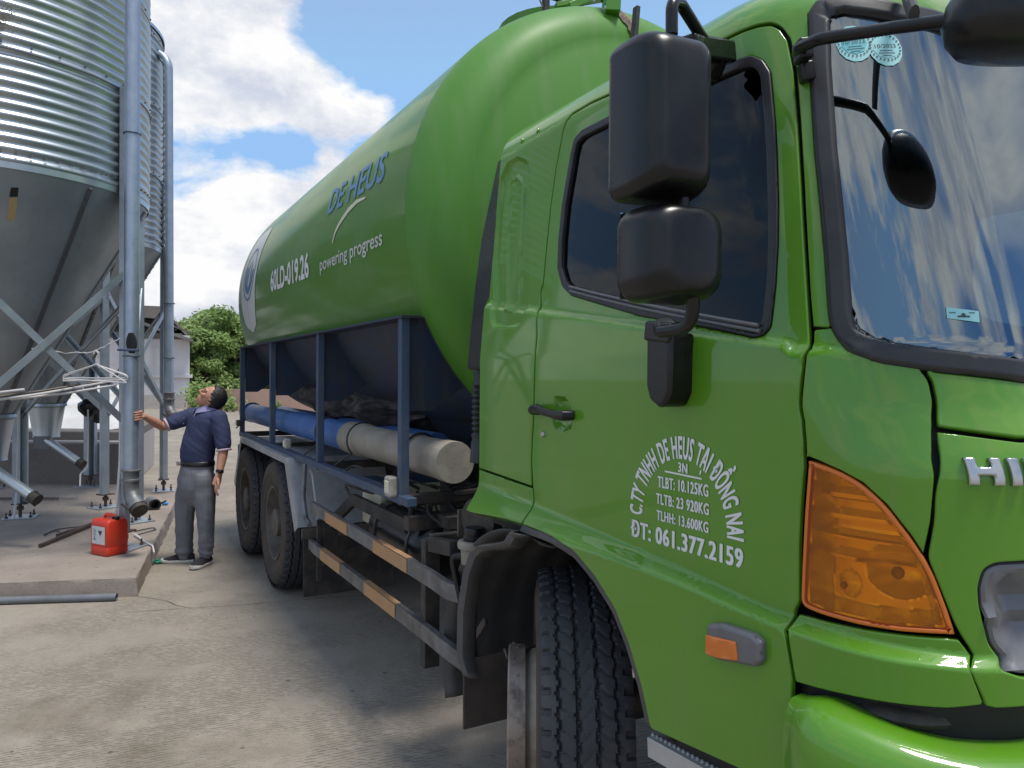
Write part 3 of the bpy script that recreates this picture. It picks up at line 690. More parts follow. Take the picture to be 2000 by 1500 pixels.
# interior
ip = MB(); prof = [(1.02, 1.60), (1.10, 1.66), (1.28, 1.64), (1.34, 1.5), (1.34, 1.2), (1.05, 1.2)]
ip.prism(prof, lambda s, z, t: (t, s, z), 1.42, 3.5); part('dashboard', ip, M['dash'], bevel=.03)
for t in (1.85, 3.05):
    sb = MB(); sb.box((t, 1.95, 1.35), (.5, .5, .16)); sb.bar((t, 2.18, 1.42), (t, 2.32, 2.02), .48, .12, (0, 1, 0)); sb.box((t, 2.33, 2.13), (.28, .09, .18))
    part('seat', sb, M['seat'] if t > 2 else M['redseat'], bevel=.04, seg=3)
stw = MB(); c = Vector((3.05, 1.50, 1.72)); ax = Vector((0, .55, .83)).normalized(); x_ = Vector((1, 0, 0)); y_ = ax.cross(x_)
stw.tube([c + x_ * .22 * math.cos(a) + y_ * .22 * math.sin(a) for a in np.arange(0, 2 * math.pi, .26)], .016, 8, closed=True)
for a in (.3, 2.84, 4.71): stw.bar(c, c + x_ * .22 * math.cos(a) + y_ * .22 * math.sin(a), .03, .012, ax)
stw.cyl(c, c - ax * .3, .03, 10); part('steering_wheel', stw, M['plastic'])

# --- HINO letters: bevelled chrome blocks
bx0, by0 = U(1890, 946), U(1945, 896)
def badge(ch, x0, wd, h0, hh):
    if ch == 'H': pls = [[(0, 0), (.3, 0), (.3, .36), (.7, .36), (.7, 0), (1, 0), (1, 1), (.7, 1), (.7, .66), (.3, .66), (.3, 1), (0, 1)]]; hole = []
    elif ch == 'I': pls = [[(0, 0), (1, 0), (1, 1), (0, 1)]]; hole = []
    elif ch == 'N': pls = [[(0, 0), (.28, 0), (.28, .55), (.72, 0), (1, 0), (1, 1), (.72, 1), (.72, .45), (.28, 1), (0, 1)]]; hole = []
    else: pls = [[(.15, 0), (.85, 0), (1, .2), (1, .8), (.85, 1), (.15, 1), (0, .8), (0, .2)]]; hole = [[(.3, .3), (.7, .3), (.7, .7), (.3, .7)]]
    f = lambda q: [V2((x0 + a * wd, h0 + b * hh)) for a, b in q]
    return skin(f(pls[0]), holes=[f(h) for h in hole], off=.011, rim=.0035, thick=.011, g=.01, h=.006)
x = bx0.x; hh = by0.y - bx0.y
wH = U(1959, 946).x - x
for ch, w_, gp in (('H', wH, .012), ('I', wH * .30, .012), ('N', wH, .012), ('O', wH, 0)):
    part('badge_letter', badge(ch, x, w_, bx0.y, hh), M['chrome']); x += w_ + gp

# --- door lettering
dl = MB()
def SD(a, b, lay=0): # a = distance along the side from the rear to the front (s decreasing), b = height
    lo, hi = WR, 0.05
    w = -a_inv(a, b); return SO(w, b, .0012 + .0003 * lay)
def a_inv(s, z):
    s0 = S(0, z).y; return (s - s0) / (SREAR - s0) * -WR
def put(txt, pxl, pxr, ph=None, bold=.045, spacing=1.1):
    """place a line between two photo points of its baseline ends; ph = photo point at cap height above the left end"""
    A, B, Hh = (SDinv(*p) for p in (pxl, pxr, ph)); vf = text_tris(txt, .0, spacing); ca = text_tris('H', .0)[0]; ref = (min(p[1] for p in ca), max(p[1] for p in ca))
    v, f = slice2d(fit(vf, 0, 1, 0, 1, ref), .08, .25); hgt = Hh[1] - A[1]; wdt = max(p[0] for p in vf[0]) - min(p[0] for p in vf[0])
    for k, (dx, dy) in enumerate(((-1, -.5), (1, -.5), (-1, .5), (1, .5))): dl.add([SD(A[0] + (B[0] - A[0]) * (a + dx * bold / wdt), A[1] + (B[1] - A[1]) * a + hgt * (b + dy * bold), k) for a, b in v], f)
def SDinv(px, py):
    u = U(px, py); p = S(*u); return (p.y, p.z)
put('ĐT: 061.377.2159', (1234, 1046), (1451, 1110), (1234, 1016), .048)
put('TLBT: 10.125KG', (1286, 951), (1384, 970), (1285, 930), .045)
put('TLTB: 23 920KG', (1283, 983), (1385, 1006), (1282, 963), .045)
put('TLHH: 13.600KG', (1284, 1015), (1384, 1041), (1283, 996), .045)
put('3N', (1326, 921), (1343, 925), (1326, 903), .045)
A, B = SDinv(1299, 922), SDinv(1371, 937)
dl.add([SD(A[0] + (B[0] - A[0]) * i / 6, A[1] + (B[1] - A[1]) * i / 6 + dz) for i in range(7) for dz in (0, .0042)], [(2 * i, 2 * i + 2, 2 * i + 3, 2 * i + 1) for i in range(6)])
# the arched company line
ctr = SDinv(1340, 1028); L_, R2, Tp = SDinv(1231, 1004), SDinv(1455, 1060), SDinv(1340, 852)
rs = (L_[0] - R2[0]) / 2; cx = (L_[0] + R2[0]) / 2; cz = ctr[1] ; rzz = Tp[1] - cz
v, f = slice2d(fit(text_tris('C.TY TNHH DE HEUS TẠI ĐỒNG NAI', .0, 1.12), 0, 1, 0, 1, (0, .72)), .012, .3)
th = .030
for k, (dx, dy) in enumerate(((-.0022, -.03), (.0022, -.03), (-.0022, .03), (.0022, .03))):
  pts = []
  for a, b in v:
    a += dx; b += dy
    # walk the ellipse by equal arc length from just above its left end to just below its right end
    ang = math.pi * (1 - a); r_ = 1 - .25 * (1 - b)
    pts.append(SD(cx - rs * r_ * math.cos(ang), cz + rzz * r_ * math.sin(ang), k))
  dl.add(pts, f)
part('door_lettering', dl, M['white'], door, smooth=0)

# --- side marker on the fender
sm = MB(); mk_o = fillet(UP([(1392, 1216), (1420, 1216), (1480, 1236), (1497, 1252), (1497, 1290), (1486, 1300), (1410, 1286), (1390, 1276)]), .008)
smo = part('side_marker', skin(mk_o, off=.022, rim=.010, thick=.024, g=.012, h=.008), M['greyplastic'])
ml = fillet(UP([(1393, 1236), (1452, 1250), (1456, 1288), (1412, 1281), (1392, 1272)]), .005)
part('marker_lens', skin(ml, off=.026, rim=.004, thick=.01, g=.008, h=.008, disp=lambda p: .0012 * math.sin(p.x * 900)), M['amberbody'], smo)

# --- bumper: a fat section swept round the front
def bump_w(v, o):
    return SO(v, 1.0, o)
def bsec(w, o):
    n = SN(w, .85) * NSIGN; n.z = 0; n.normalize(); q = S(w, .9) + n * o; return q
bp = MB(); rowsb = []
wb0 = U(1562, 1430).x
secs = [(-.06, 1.035), (-.005, 1.045), (.045, 1.042), (.07, 1.025), (.085, .99), (.088, .93), (.08, .7), (.07, .5), (.04, .44), (-.06, .44)]
ws_ = [wb0 + (WEND - wb0) * i / 60 for i in range(61)]
for i, w in enumerate(ws_):
    k = ss(i / 3.0); rowsb.append([bsec(w, o * (.55 + .45 * k)) for o, z in secs])
    zc = U(1575, 1390); r = rowsb[-1]
    rise = .035 * (1 - ss((w - wb0) / .30))
    for q, (o, z) in enumerate(secs):
        zz = z + (rise if z > .9 else 0); zz = zz - (1 - k) * .02 if z > .9 else zz; rowsb[-1][q] = Vector((r[q].x, r[q].y, zz))
bp.sheet(rowsb); bp.add(rowsb[0], [tuple(range(len(secs)))])
bp.mirror(T0); part('bumper', bp, M['paint'], smooth=50)
# dark bits behind the slot above the bumper
sl2 = MB(); sl2.box((T0, 1.12, 1.02), (1.9, .3, .3))
c = SO(*U(1790, 1420), -.12); sl2.ell(c, (.12, .10, .03)); sl2.cyl(c + Vector((-.1, .0, .05)), c + Vector((-.1, .12, .05)), .035, 14); sl2.bar(c + Vector((.1, 0, .0)), c + Vector((.25, .05, .08)), .03, .01)
part('front_crossmember', sl2, M['dark'])
fl = MB(); c = SO(*U(1780, 1515), .10); n = SN(*U(1780, 1515)) * NSIGN
# step plate under the door
stp = MB()
a, b = Tt(1276, 1455, 1.24), Tt(1345, 1494, 1.24)
stp.bar(a, a + (b - a) * 3.2, .04, .05); d_ = (b - a)
for k in range(26): q = a + d_ * (k / 8.1) + Vector((0, 0, .026)); stp.ell(q, (.008, .008, .006), 6, 4)
part('step_plate', stp, M['steel'], bevel=.004)
stb = MB(); stb.box(a + d_ * 1.5 + Vector((.25, 0, -.0)), (.42, 1.0 * abs(d_.y) * 3, .02)); part('step_tread', stb, M['dark'])

# --- mirrors
def rbox(c, w, h, d, yaw, m, r=.03):   # rounded housing whose broad face looks forward (-s)
    mbx = MB(); rot = Matrix.Rotation(yaw, 3, 'Z'); n = 14; rows = []
    prof = [(-d * .5, .95), (-d * .47, .985), (-d * .40, 1)] + [(-d * .40 + d * .9 * math.sin(q), 1 - .55 * (1 - math.cos(q)) ** 1.5) for q in np.linspace(.1, math.pi / 2, 14)] + [(d * .512, .25), (d * .515, 0)]
    for y, k in prof:
        ring = []
        hw, hh = w / 2 * k, h / 2 * (1 - (1 - k) * .55); rad = min(r, hw * .95, hh * .95)
        for q, (sx, sz) in enumerate(((1, 1), (-1, 1), (-1, -1), (1, -1))):
            for j in range(n + 1):
                a = math.pi / 2 * (q + j / n); ring.append(c + rot @ Vector((sx * (hw - rad) + rad * math.cos(a), -y, sz * (hh - rad) + rad * math.sin(a))))
        rows.append(ring + [ring[0]])
    mbx.sheet(rows); mbx.add(rows[0][:-1], [tuple(range(len(rows[0]) - 1))]); return mbx
mroot = None
def mirror_unit(name, px, py, depth, wpx, hpx, yaw, dd, rr, tilt=0):
    c = T(px, py, depth); k = depth / FPX
    mb = rbox(c, wpx * k, hpx * k, dd, yaw, None, rr); h = part(name, mb, M['plastic'], smooth=60)
    g = MB(); rot = Matrix.Rotation(yaw, 3, 'Z')
    g.add([c + rot @ Vector((a * wpx * k * .44, dd * .502, b * hpx * k * .46)) for a, b in ((-1, -1), (1, -1), (1, 1), (-1, 1))], [(0, 1, 2, 3)])
    part('mirror_glass', g, M['mirrorglass'], h); return c, h
MY = R_(-4)
c1, m1 = mirror_unit('side_mirror', 1297, 234, 1.50, 168, 310, MY, .15, .030)
c2, m2 = mirror_unit('wide_angle_mirror', 1317, 497, 1.50, 190, 186, MY, .13, .048)
arm = MB()
arm.tube(fillet([T(*p) for p in ((1312, 68, 1.50), (1312, 2, 1.50), (1330, 8, 1.54), (1385, 95, 1.66))], .03, False), .0125, 12)
part('mirror_arm', arm, M['plastic']); arm = MB()
arm.tube([T(1336, 340, 1.505), T(1336, 412, 1.505)], .0105, 12)
part('mirror_arm', arm, M['plastic']); arm = MB()
arm.tube(fillet([T(*p) for p in ((1355, 555, 1.48), (1352, 640, 1.50), (1290, 648, 1.58))], .05, False, 8), .0135, 12)
part('mirror_arm', arm, M['plastic'])
mbk = MB(); mbk.bar(T(1340, 92, 1.60), T(1420, 105, 1.76), .05, .05); mbk.bar(T(1405, 100, 1.72), T(1385, 150, 1.76), .04, .048); part('upper_mirror_bracket', mbk, M['plastic'], bevel=.008)
lb = MB(); c = Tt(1306, 720, 1.215); rows = []
hw, hh = .046, .094
pf = [(-.9, .92), (-1, .75), (-1, -.45), (-.72, -.82), (0, -1), (.55, -.95), (.95, -.6), (1, .8), (.85, .92)]
lb.prism([(a * hw, b * hh) for a, b in pf], lambda a, b, d: c + Vector((d, -a, b)), -.035, .05)
part('lower_mirror_bracket', lb, M['plastic'], bevel=.012, seg=3)
kn = MB(); kn.bar(Tt(1272, 646, 1.20), Tt(1322, 652, 1.20), .05, .05); kn.cyl(Tt(1300, 630, 1.19), Tt(1296, 665, 1.21), .028, 16); part('mirror_knuckle', kn, M['plastic'], bevel=.008)
# front under-mirror on its long arm
fm = MB(); fm.tube(fillet([T(*p) for p in ((1558, 105, 1.62), (1562, 92, 1.58), (1600, 76, 1.52), (1740, 55, 1.46), (1880, 36, 1.37))], .03, False), [.0125] * 3 + [.0125] * (len(fillet([T(*p) for p in ((1558, 105, 1.62), (1562, 92, 1.58), (1600, 76, 1.52), (1740, 55, 1.46), (1880, 36, 1.37))], .03, False)) - 3), 12)
part('front_mirror_arm', fm, M['plastic'])
fb = MB(); fb.tube([T(1765, -30, 1.60), T(1785, 30, 1.44)], [(.02, .010)] * 2, 10); part('front_mirror_stay', fb, M['dullplastic'])
hb = MB(); hb.bar(T(1566, 80, 1.60), T(1570, 120, 1.60), .05, .03); hb.bar(T(1572, 122, 1.62), T(1578, 160, 1.62), .03, .03); part('mirror_hinge', hb, M['plastic'], bevel=.006)
c = T(2012, 28, 1.31); fmm = MB(); prof = [(0, .075), (.06, .072), (.10, .055), (.122, .02), (.128, -.01), (.122, -.035), (.108, -.052), (.06, -.060), (0, -.062)]
k = len(prof); fm_ax = Vector((.05, -.10, 1)).normalized()
rowsf = []
xx = Vector((CT, -ST, 0)); yy = Vector((ST, CT, 0))
for r, h in prof: rowsf.append([c + xx * (r * 1.12 * math.copysign(abs(math.cos(a)) ** .8, math.cos(a))) + yy * (r * .68 * math.copysign(abs(math.sin(a)) ** .8, math.sin(a))) + Vector((0, 0, h * 1.18)) for a in np.linspace(0, 2 * math.pi, 49)])
fmm.sheet(rowsf); fmo = part('front_mirror', fmm, M['plastic'], smooth=60)
gm = MB(); gm.add([c + xx * (.085 * math.cos(a)) + yy * .074 + Vector((0, 0, .012 + .045 * math.sin(a))) for a in np.linspace(0, 2 * math.pi, 33)[:-1]], [tuple(range(32))]); part('mirror_glass', gm, M['mirrorglass'], fmo)
# ------------------------------------------------------------------ tank
RT, ZT, SF, SB = 1.20, 2.45, 3.28, 7.95
def cyl_hit(px, py):
    d = tray(px, py); ox, oz = -T0, CAMH - ZT; a = d.x ** 2 + d.z ** 2; b = ox * d.x + oz * d.z; c = ox * ox + oz * oz - RT * RT
    k = (-b - math.sqrt(max(0, b * b - a * c))) / a; p = TCAM + d * k; return p.y, math.atan2(p.z - ZT, T0 - p.x)      # s, angle (0 = near side, + up)
def TK(s, an, o=0.): r = RT + o; return Vector((T0 - r * math.cos(an), s, ZT + r * math.sin(an)))
ABL = math.asin((1.965 - ZT) / RT)
na = 128
def tank_ring(s, r, a0=0, a1=2 * math.pi, n=na): return [Vector((T0 - r * math.cos(a0 + (a1 - a0) * i / n), s, ZT + r * math.sin(a0 + (a1 - a0) * i / n))) for i in range(n + 1)]
ub, lb_ = MB(), MB()
ss_ = list(np.linspace(SF, SB, 24))
ub.sheet([tank_ring(s, RT, ABL, math.pi - ABL) for s in ss_])
tank = part('tank', ub, M['tank'], smooth=60)
lb_.sheet([tank_ring(s, RT, math.pi - ABL, 2 * math.pi + ABL, 64) for s in ss_]); part('tank_belly', lb_, M['blue'], smooth=60)
dm = MB(); prof = []
for i in range(0, 23):
    a = math.pi / 2 * i / 22; kn = .24
    prof.append((RT - kn * (1 - math.cos(a)), SF - kn * math.sin(a)))
r1, s1 = prof[-1]
for i in range(1, 25):
    k = i / 24; r = r1 * (1 - k); prof.append((r, s1 - .13 * (1 - (r / r1) ** 2)))
dm.sheet([tank_ring(s, max(r, .001), 0, 2 * math.pi) for r, s in prof]); part('tank_end', dm, M['tankdish'], smooth=60)
dm = MB(); prof = []
for i in range(0, 15):
    a = math.pi / 2 * i / 14; prof.append((RT - .30 * (1 - math.cos(a)), SB + .30 * math.sin(a)))
r1, s1 = prof[-1]
for i in range(1, 13):
    k = i / 12; r = r1 * (1 - k); prof.append((r, s1 + .12 * (1 - (r / r1) ** 2)))
dm.sheet([tank_ring(s, max(r, .001), 0, 2 * math.pi) for r, s in prof]); part('tank_end', dm, M['tank'], smooth=60)
# weld seams and rivet dots along the shell
# tank hatches and catwalk things on top, and the splash of dried feed over the edge
for s in (3.9, 5.2, 6.5):
    ht = MB(); ht.lathe([(.30, 0), (.30, .14), (.34, .15), (.34, .19), (.2, .22), (0, .23)], (T0, s, ZT + RT - .03), (0, 0, 1), 28)
    part('hatch', ht, M['tankdish'])
cw = MB(); z = ZT + RT
p1, p2 = T(1185, 12, 3.75), T(1150, -10, 3.95)
cw.bar(T(1196, 26, 3.80), T(1200, -60, 3.80), .075, .075); cw.bar(T(1180, 22, 4.2), T(1186, -60, 4.2), .05, .03)
cw.bar(T(1112, 14, 4.1), T(1300, -70, 4.3), .04, .04)
cw.bar(T(1085, 12, 4.15), T(1180, -4, 4.2), .05, .03)
part('catwalk_post', cw, M['paint'], bevel=.004)
ck = MB(); b_ = T(1066, 10, 4.1); ck.cyl(b_ - Vector((0, 0, .04)), b_ + Vector((0, 0, .05)), .022, 10); ck.bar(b_ + Vector((-.16, 0, .055)), b_ + Vector((.1, 0, .06)), .025, .03); ck.tube([b_ + Vector((-.05, 0, .04)), b_ + Vector((-.03, -.02, -.03))], .005, 6)
part('hatch_clamp', ck, M['dark'])
ck = MB(); a_ = T(1237, 40, 3.62); ck.bar(a_ - Vector((0, 0, .14)), a_ + Vector((.02, 0, .07)), .035, .022); part('hatch_clamp', ck, M['dark'], bevel=.003)
M['dirt'] = mat('dried_feed', (.16, .12, .09), .95, 0, (.30, .23, .19), 30, bump=.6, bscale=120)
def dish_s(r):
    kn = .24; r1 = RT - kn
    return SF - kn - .13 * (1 - (r / r1) ** 2) if r < r1 else SF - math.sqrt(max(0, kn * kn - (r - r1) ** 2))
dt_ = MB(); rr2 = random.Random(3); top, bot = [], []
path = [(1206, 26), (1214, 34), (1222, 43), (1232, 58), (1239, 78), (1243, 96)]
def dish_hit(px, py):
    d = tray(px, py); lo, hi = 1.0, 8.0; best = None
    for k in np.linspace(1.5, 6, 900):
        p = TCAM + d * k; r = math.hypot(p.x - T0, p.z - ZT)
        if r < RT and p.y >= dish_s(r): return p
    return None
pc = [q for q in (dish_hit(*p) for p in path) if q is not None]
if len(pc) >= 2:
    pc = resamp([p for p in pc], .02, False)
    for i, p in enumerate(pc):
        w = .018 + .014 * rr2.random(); u_ = (pc[min(i + 1, len(pc) - 1)] - pc[max(i - 1, 0)]).normalized(); sd_ = u_.cross(Vector((0, -1, 0))).normalized()
        top.append(p + sd_ * w + Vector((0, -.012, .004))); bot.append(p - sd_ * w + Vector((0, -.012, .004)))
    dt_.sheet([top, [(a + b) / 2 + Vector((0, -.008, .008)) for a, b in zip(top, bot)], bot])
    part('dried_feed_streak', dt_, M['dirt'])

# --- lettering on the shell
def tank_text(name, txt, bl, br, tl, m, bold=.02, spacing=1., tr=None):
    A, B, C = cyl_hit(*bl), cyl_hit(*br), cyl_hit(*tl); D = cyl_hit(*tr) if tr else None
    ca = text_tris('H', bold)[0]; ref = (min(p[1] for p in ca), max(p[1] for p in ca)); h0 = C[1] - A[1]; h1 = D[1] - B[1] if D else h0
    v, f = slice2d(fit(text_tris(txt, bold, spacing), 0, 1, 0, 1, ref), 2, .08); mb = MB()
    mb.add([TK(A[0] + (B[0] - A[0]) * a + (C[0] - A[0]) * b, A[1] + (B[1] - A[1]) * a + (h0 + (h1 - h0) * a) * b, .004) for a, b in v], f); return part(name, mb, m, tank, smooth=0)
tank_text('tank_lettering', 'powering progress', (626, 530), (748, 478), (626, 505), M['whitedull'], .012)
tank_text('tank_lettering', '60LD-019.26', (530, 570), (605, 541), (530, 530), M['white'], .03)
tank_text('tank_lettering', 'DE HEUS', (640, 420), (750, 352), (652, 372), M['bluevinyl'], .02)
sw = MB(); pth = [(650, 475), (656, 452), (668, 430), (682, 410), (698, 394), (715, 386)]
hs_ = [cyl_hit(*p) for p in pth]; hv = resamp(fillet([V2(h) for h in hs_], .3, False), .04, False); a_, b_ = [], []
for i, p in enumerate(hv):
    t_ = (hv[min(i + 1, len(hv) - 1)] - hv[max(0, i - 1)]).normalized(); n_ = V2((-t_.y, t_.x)); k = i / (len(hv) - 1); wd = .012 * math.sin(math.pi * min(1, .1 + k * .88)) ** .6 + .002
    a_.append(TK(*(p + n_ * wd), .004)); b_.append(TK(*(p - n_ * wd), .004))
sw.sheet([a_, b_]); part('swoosh', sw, M['cream'], tank, smooth=0)
# rounded white shield with the blue leaf emblem near the rear end
def tpoly(name, pts, m, o, par, rad=.3):
    q = resamp(ccw(fillet([V2(cyl_hit(*p)) if not isinstance(p, Vector) else p for p in pts], rad)), .03); P = [];
    mn = (min(p.x for p in q), min(p.y for p in q)); mx_ = (max(p.x for p in q), max(p.y for p in q))
    gx, gy = np.meshgrid(np.arange(mn[0], mx_[0], .05), np.arange(mn[1], mx_[1], .04)); gp = np.stack([gx.ravel(), gy.ravel()], 1); gp = gp[inside(gp, q) & (bdist(gp, q) > .015)]
    r = delaunay_2d_cdt(q + [V2(p) for p in gp], [(i, (i + 1) % len(q)) for i in range(len(q))], [], 1, 1e-6)
    mb = MB(); mb.add([TK(p.x, p.y, o) for p in r[0]], r[2]); return part(name, mb, m, par, smooth=0)
c = cyl_hit(500, 525); e0 = cyl_hit(497, 604)
H = .47
sx = 7.42; hw = .36; a_top = .55; a_bot = -.30
sh = [V2((sx - hw, a_top)), V2((sx - hw, a_bot + .25)), V2((sx - hw * .72, a_bot + .06)), V2((sx, a_bot)), V2((sx + hw * .72, a_bot + .06)), V2((sx + hw, a_bot + .25)), V2((sx + hw, a_top))]
shield = tpoly('logo_shield', sh, M['white'], .003, tank, .15)
em = MB(); ce = V2((sx, .17))
def ringp(rx, ry, a0, a1, wd, n=30): return [[TK(ce.x + rx * k * math.cos(a), ce.y + ry * k * math.sin(a), .006) for a in np.linspace(a0, a1, n)] for k in (1, 1 - wd)]
em.sheet(ringp(.27, .215, 0, 2 * math.pi, .08)); em.sheet(ringp(.20, .16, R_(170), R_(390), .35))
for dx in (-.05, .05):
    lf = [(0, -.12), (dx * .9, -.02), (dx * .7, .06), (0, .12), (-dx * .1, .02)]; em.add([TK(ce.x + x + dx * .8, ce.y + y, .006) for x, y in lf], [tuple(range(5))])
part('logo_emblem', em, M['bluevinyl'], shield, smooth=0)

# --- frame along the tank: posts, gussets, rail
TP = 1.25
zr0 = 1.10
posts = [3.72, 5.02, 6.18, 7.42]
posts = []
for px in (780, 619, 527, 469): posts.append(Tt(px, 760, TP).y)
for i, s in enumerate(posts):
    for side in (0, 1):
        f = lambda p: p if not side else Vector((2 * T0 - p[0], p[1], p[2]))
        mb = MB(); w = .048
        mb.box(f(Vector((TP + .022, s, (1.97 + zr0) / 2))), (.044, w, 1.97 - zr0)); pm = part('frame_post', mb, M['bluepost'], bevel=.004)
        # gusset plate from the post in to the belly
        g = MB(); zt = 1.97; pts = [(TP + .05, zt), (1.37, zt)]
        for a in np.linspace(ABL, ABL - .34, 8): q = TK(s, a, -.01); pts.append((q.x, q.z))
        pts += [(TP + .17, 1.52), (TP + .05, 1.52)]
        g.prism(pts, lambda t, z, d: f(Vector((t, s + d, z))), -.006, .006); part('gusset', g, M['blue'])
for side in (0, 1):
    x = TP if not side else 2 * T0 - TP
    r = MB(); r.bar((x + (.02 if not side else -.02), posts[0] - .12, zr0), (x + (.02 if not side else -.02), posts[-1] + .02, zr0), .05, .042); part('side_rail', r, M['bluepost'], bevel=.004)
    r = MB(); r.bar((x + (.04 if not side else -.04), posts[0] - .05, 1.965), (x + (.04 if not side else -.04), posts[-1], 1.965), .10, .012); part('belly_ledge', r, M['blue'])
cr = MB()
for s in posts: cr.bar((TP, s, zr0 - .005), (2 * T0 - TP, s, zr0 - .005), .05, .05)
cr.bar((TP + .03, posts[0] - .02, .985), (TP + .9, posts[0] - .02, .985), .06, .07)
part('cross_bearer', cr, M['dark'], bevel=.004)
ch = MB()
for t in (2.0, 2.9): ch.bar((t, 1.6, .92), (t, 8.4, .92), .08, .26)
for s in (2.9, 4.2, 5.4, 6.9, 8.3): ch.bar((2.0, s, .9), (2.9, s, .9), .08, .18)
part('chassis_frame', ch, M['dark'], bevel=.005)
# hoppers under the belly (three dark cones) and stowed tarpaulin
for s in (4.0, 5.5, 7.0):
    hp_ = MB()
    q0 = [(1.62, s - .7, 1.62), (3.28, s - .7, 1.62), (3.28, s + .7, 1.62), (1.62, s + .7, 1.62)]; q1 = [(2.2, s - .2, 1.08), (2.7, s - .2, 1.08), (2.7, s + .2, 1.08), (2.2, s + .2, 1.08)]
    hp_.add(q0 + q1, [(0, 1, 5, 4), (1, 2, 6, 5), (2, 3, 7, 6), (3, 0, 4, 7), (4, 5, 6, 7)])
    part('discharge_hopper', hp_, M['blue'])
pi_ = MB(); pi_.cyl((2.45, 3.3, 1.0), (2.45, 8.3, 1.0), .13, 18); part('discharge_auger', pi_, M['dark'])
M['tarp'] = mat('dirty_tarpaulin', (.022, .020, .020), .75, 0, (.12, .11, .105), 6, stretch=(3, 1, 3), contrast=(.4, .7), bump=.4, bscale=30)
tp = MB(); rows = []
for i in range(41):
    s = 4.35 + 2.9 * i / 40; row = []
    for j in range(25):
        a = 2 * math.pi * j / 24; k = noise.noise(Vector((s * 1.5, math.cos(a) * 2.5, math.sin(a) * 2.5))) * .12 + noise.noise(Vector((s * .8, a * 5, 1))) * .06
        if j == 24: row.append(row[0]); continue
        e = math.sin(math.pi * min(1, max(0, (i + .5) / 41))) ** .3
        row.append(Vector((1.80 + (.20 + k) * e * math.cos(a) * 1.3 + .06 * (1 - i / 40), s, 1.47 + (.19 + k) * e * math.sin(a) + .10 * (i / 40))))
    rows.append(row)
tp.sheet(rows); part('stowed_tarpaulin', tp, M['tarp'], smooth=60)
# stowed discharge tube
tz, tt = 1.285, 1.45
e1, e2 = Tt(889, 897, tt), Tt(486, 798, tt); sA, sB_ = e1.y, e2.y; sm1 = Tt(688, 850, tt).y
tb = MB(); tb.lathe([(0, sA), (.097, sA), (.099, sA + .006), (.099, sA + .10), (.096, sA + .105), (.096, sm1 - .3), (.104, sm1 - .295), (.104, sm1), (.09, sm1)], (tt, 0, tz), (0, 1, 0), 36); tubo = part('stowed_tube', tb, M['beige'], smooth=40)
tb2 = MB(); tb2.lathe([(.09, sm1 - .01), (.096, sm1), (.096, sB_ - .25), (.101, sB_ - .25), (.101, sB_), (0, sB_)], (tt, 0, tz), (0, 1, 0), 36); part('tube_sleeve', tb2, M['bluetube'], tubo, smooth=40)
for s in (sA + .42, sm1 - .22, sm1 + .55, sB_ - .22):
    st = MB(); pts = [Vector((tt + .107 * math.cos(a), s + .02 * math.cos(a), tz + .107 * math.sin(a))) for a in np.linspace(math.pi * 1.25, -.1, 18)]; pts = [Vector((TP + .05, s + .1, zr0 + .02))] + pts
    st.tube(pts, .007, 6); part('tie_wire', st, M['wireblk'] if s < sB_ - 1 else M['dark'], tubo)
tb3 = MB(); tb3.cyl((tt + .30, sA + .9, tz - .02), (tt + .30, sB_ - .3, tz - .02), .09, 24); part('stowed_tube', tb3, M['bluetube'])
# --- rear fenders, flaps
def sz(px, py, t=1.27): p = Tt(px, py, t); return (p.y, p.z)
fo = [sz(476, 852), sz(480, 846), sz(558, 893), sz(578, 1012), sz(580, 1016)]
fr_, ft, f1, f2 = sz(466, 1010), sz(478, 848), sz(560, 895), sz(582, 1018)
print('FENDER', fr_, ft, f1, f2, 'posts', posts, 'tube', sA, sB_, sm1)
RWR = .52
def rear(px, t): return Tt(px, 1000, t).y
AX1 = 6.05; AX2 = AX1 + 1.30
ztop = 1.085
fp = [(5.16, .64), (5.50, 1.085), (AX2 + .15, 1.09), (AX2 + .52, .62)]
for side in (0, 1):
    fx = (lambda t: t) if not side else (lambda t: 2 * T0 - t)
    fm = MB()
    for a, b in zip(fp, fp[1:]):
        pa, pb = Vector((fx(1.58), a[0], a[1])), Vector((fx(1.58), b[0], b[1])); d = (pb - pa).normalized(); n = Vector((0, -d.z, d.y))
        fm.add([(fx(1.20), *a), (fx(1.92), *a), (fx(1.92), *b), (fx(1.20), *b)], [(0, 1, 2, 3)])
        dn = (0, -.06)
    k = [(p[0] + (AX1 + .65 - p[0]) * .055, p[1] - .045) for p in fp]
    for i in range(3): fm.add([(fx(1.20), *fp[i]), (fx(1.20), *fp[i + 1]), (fx(1.20), *k[i + 1]), (fx(1.20), *k[i])], [(0, 1, 2, 3)])
    part('rear_fender', fm, M['steel'], solid=.004, smooth=0)
    for s_, z0, z1 in ((5.15, .16, .60), (AX2 + .55, .22, .75)):
        mf = MB(); mf.box((fx(1.56), s_, (z0 + z1) / 2), (.64, .012, z1 - z0)); part('mud_flap', mf, M['dark'])
    tb = MB(); tb.bar((fx(1.22), 5.13, .60), (fx(1.93), 5.13, .60), .02, .07); part('flap_bracket', tb, M['rim'], bevel=.003)
    tl = MB(); tl.box((fx(1.26), AX2 + .48, .84), (.05, .10, .30)); part('tail_bracket', tl, M['rust'])
bk = MB(); bk.tube(fillet([Vector(p) for p in ((1.24, 6.02 - .89, 1.08), (1.22, 6.02 - .93, .86), (1.22, 6.02 - 1.0, .73), (1.20, 6.02 - 1.2, .72))], .12, False, 6), .017, 10); part('guard_hanger', bk, M['alum'])
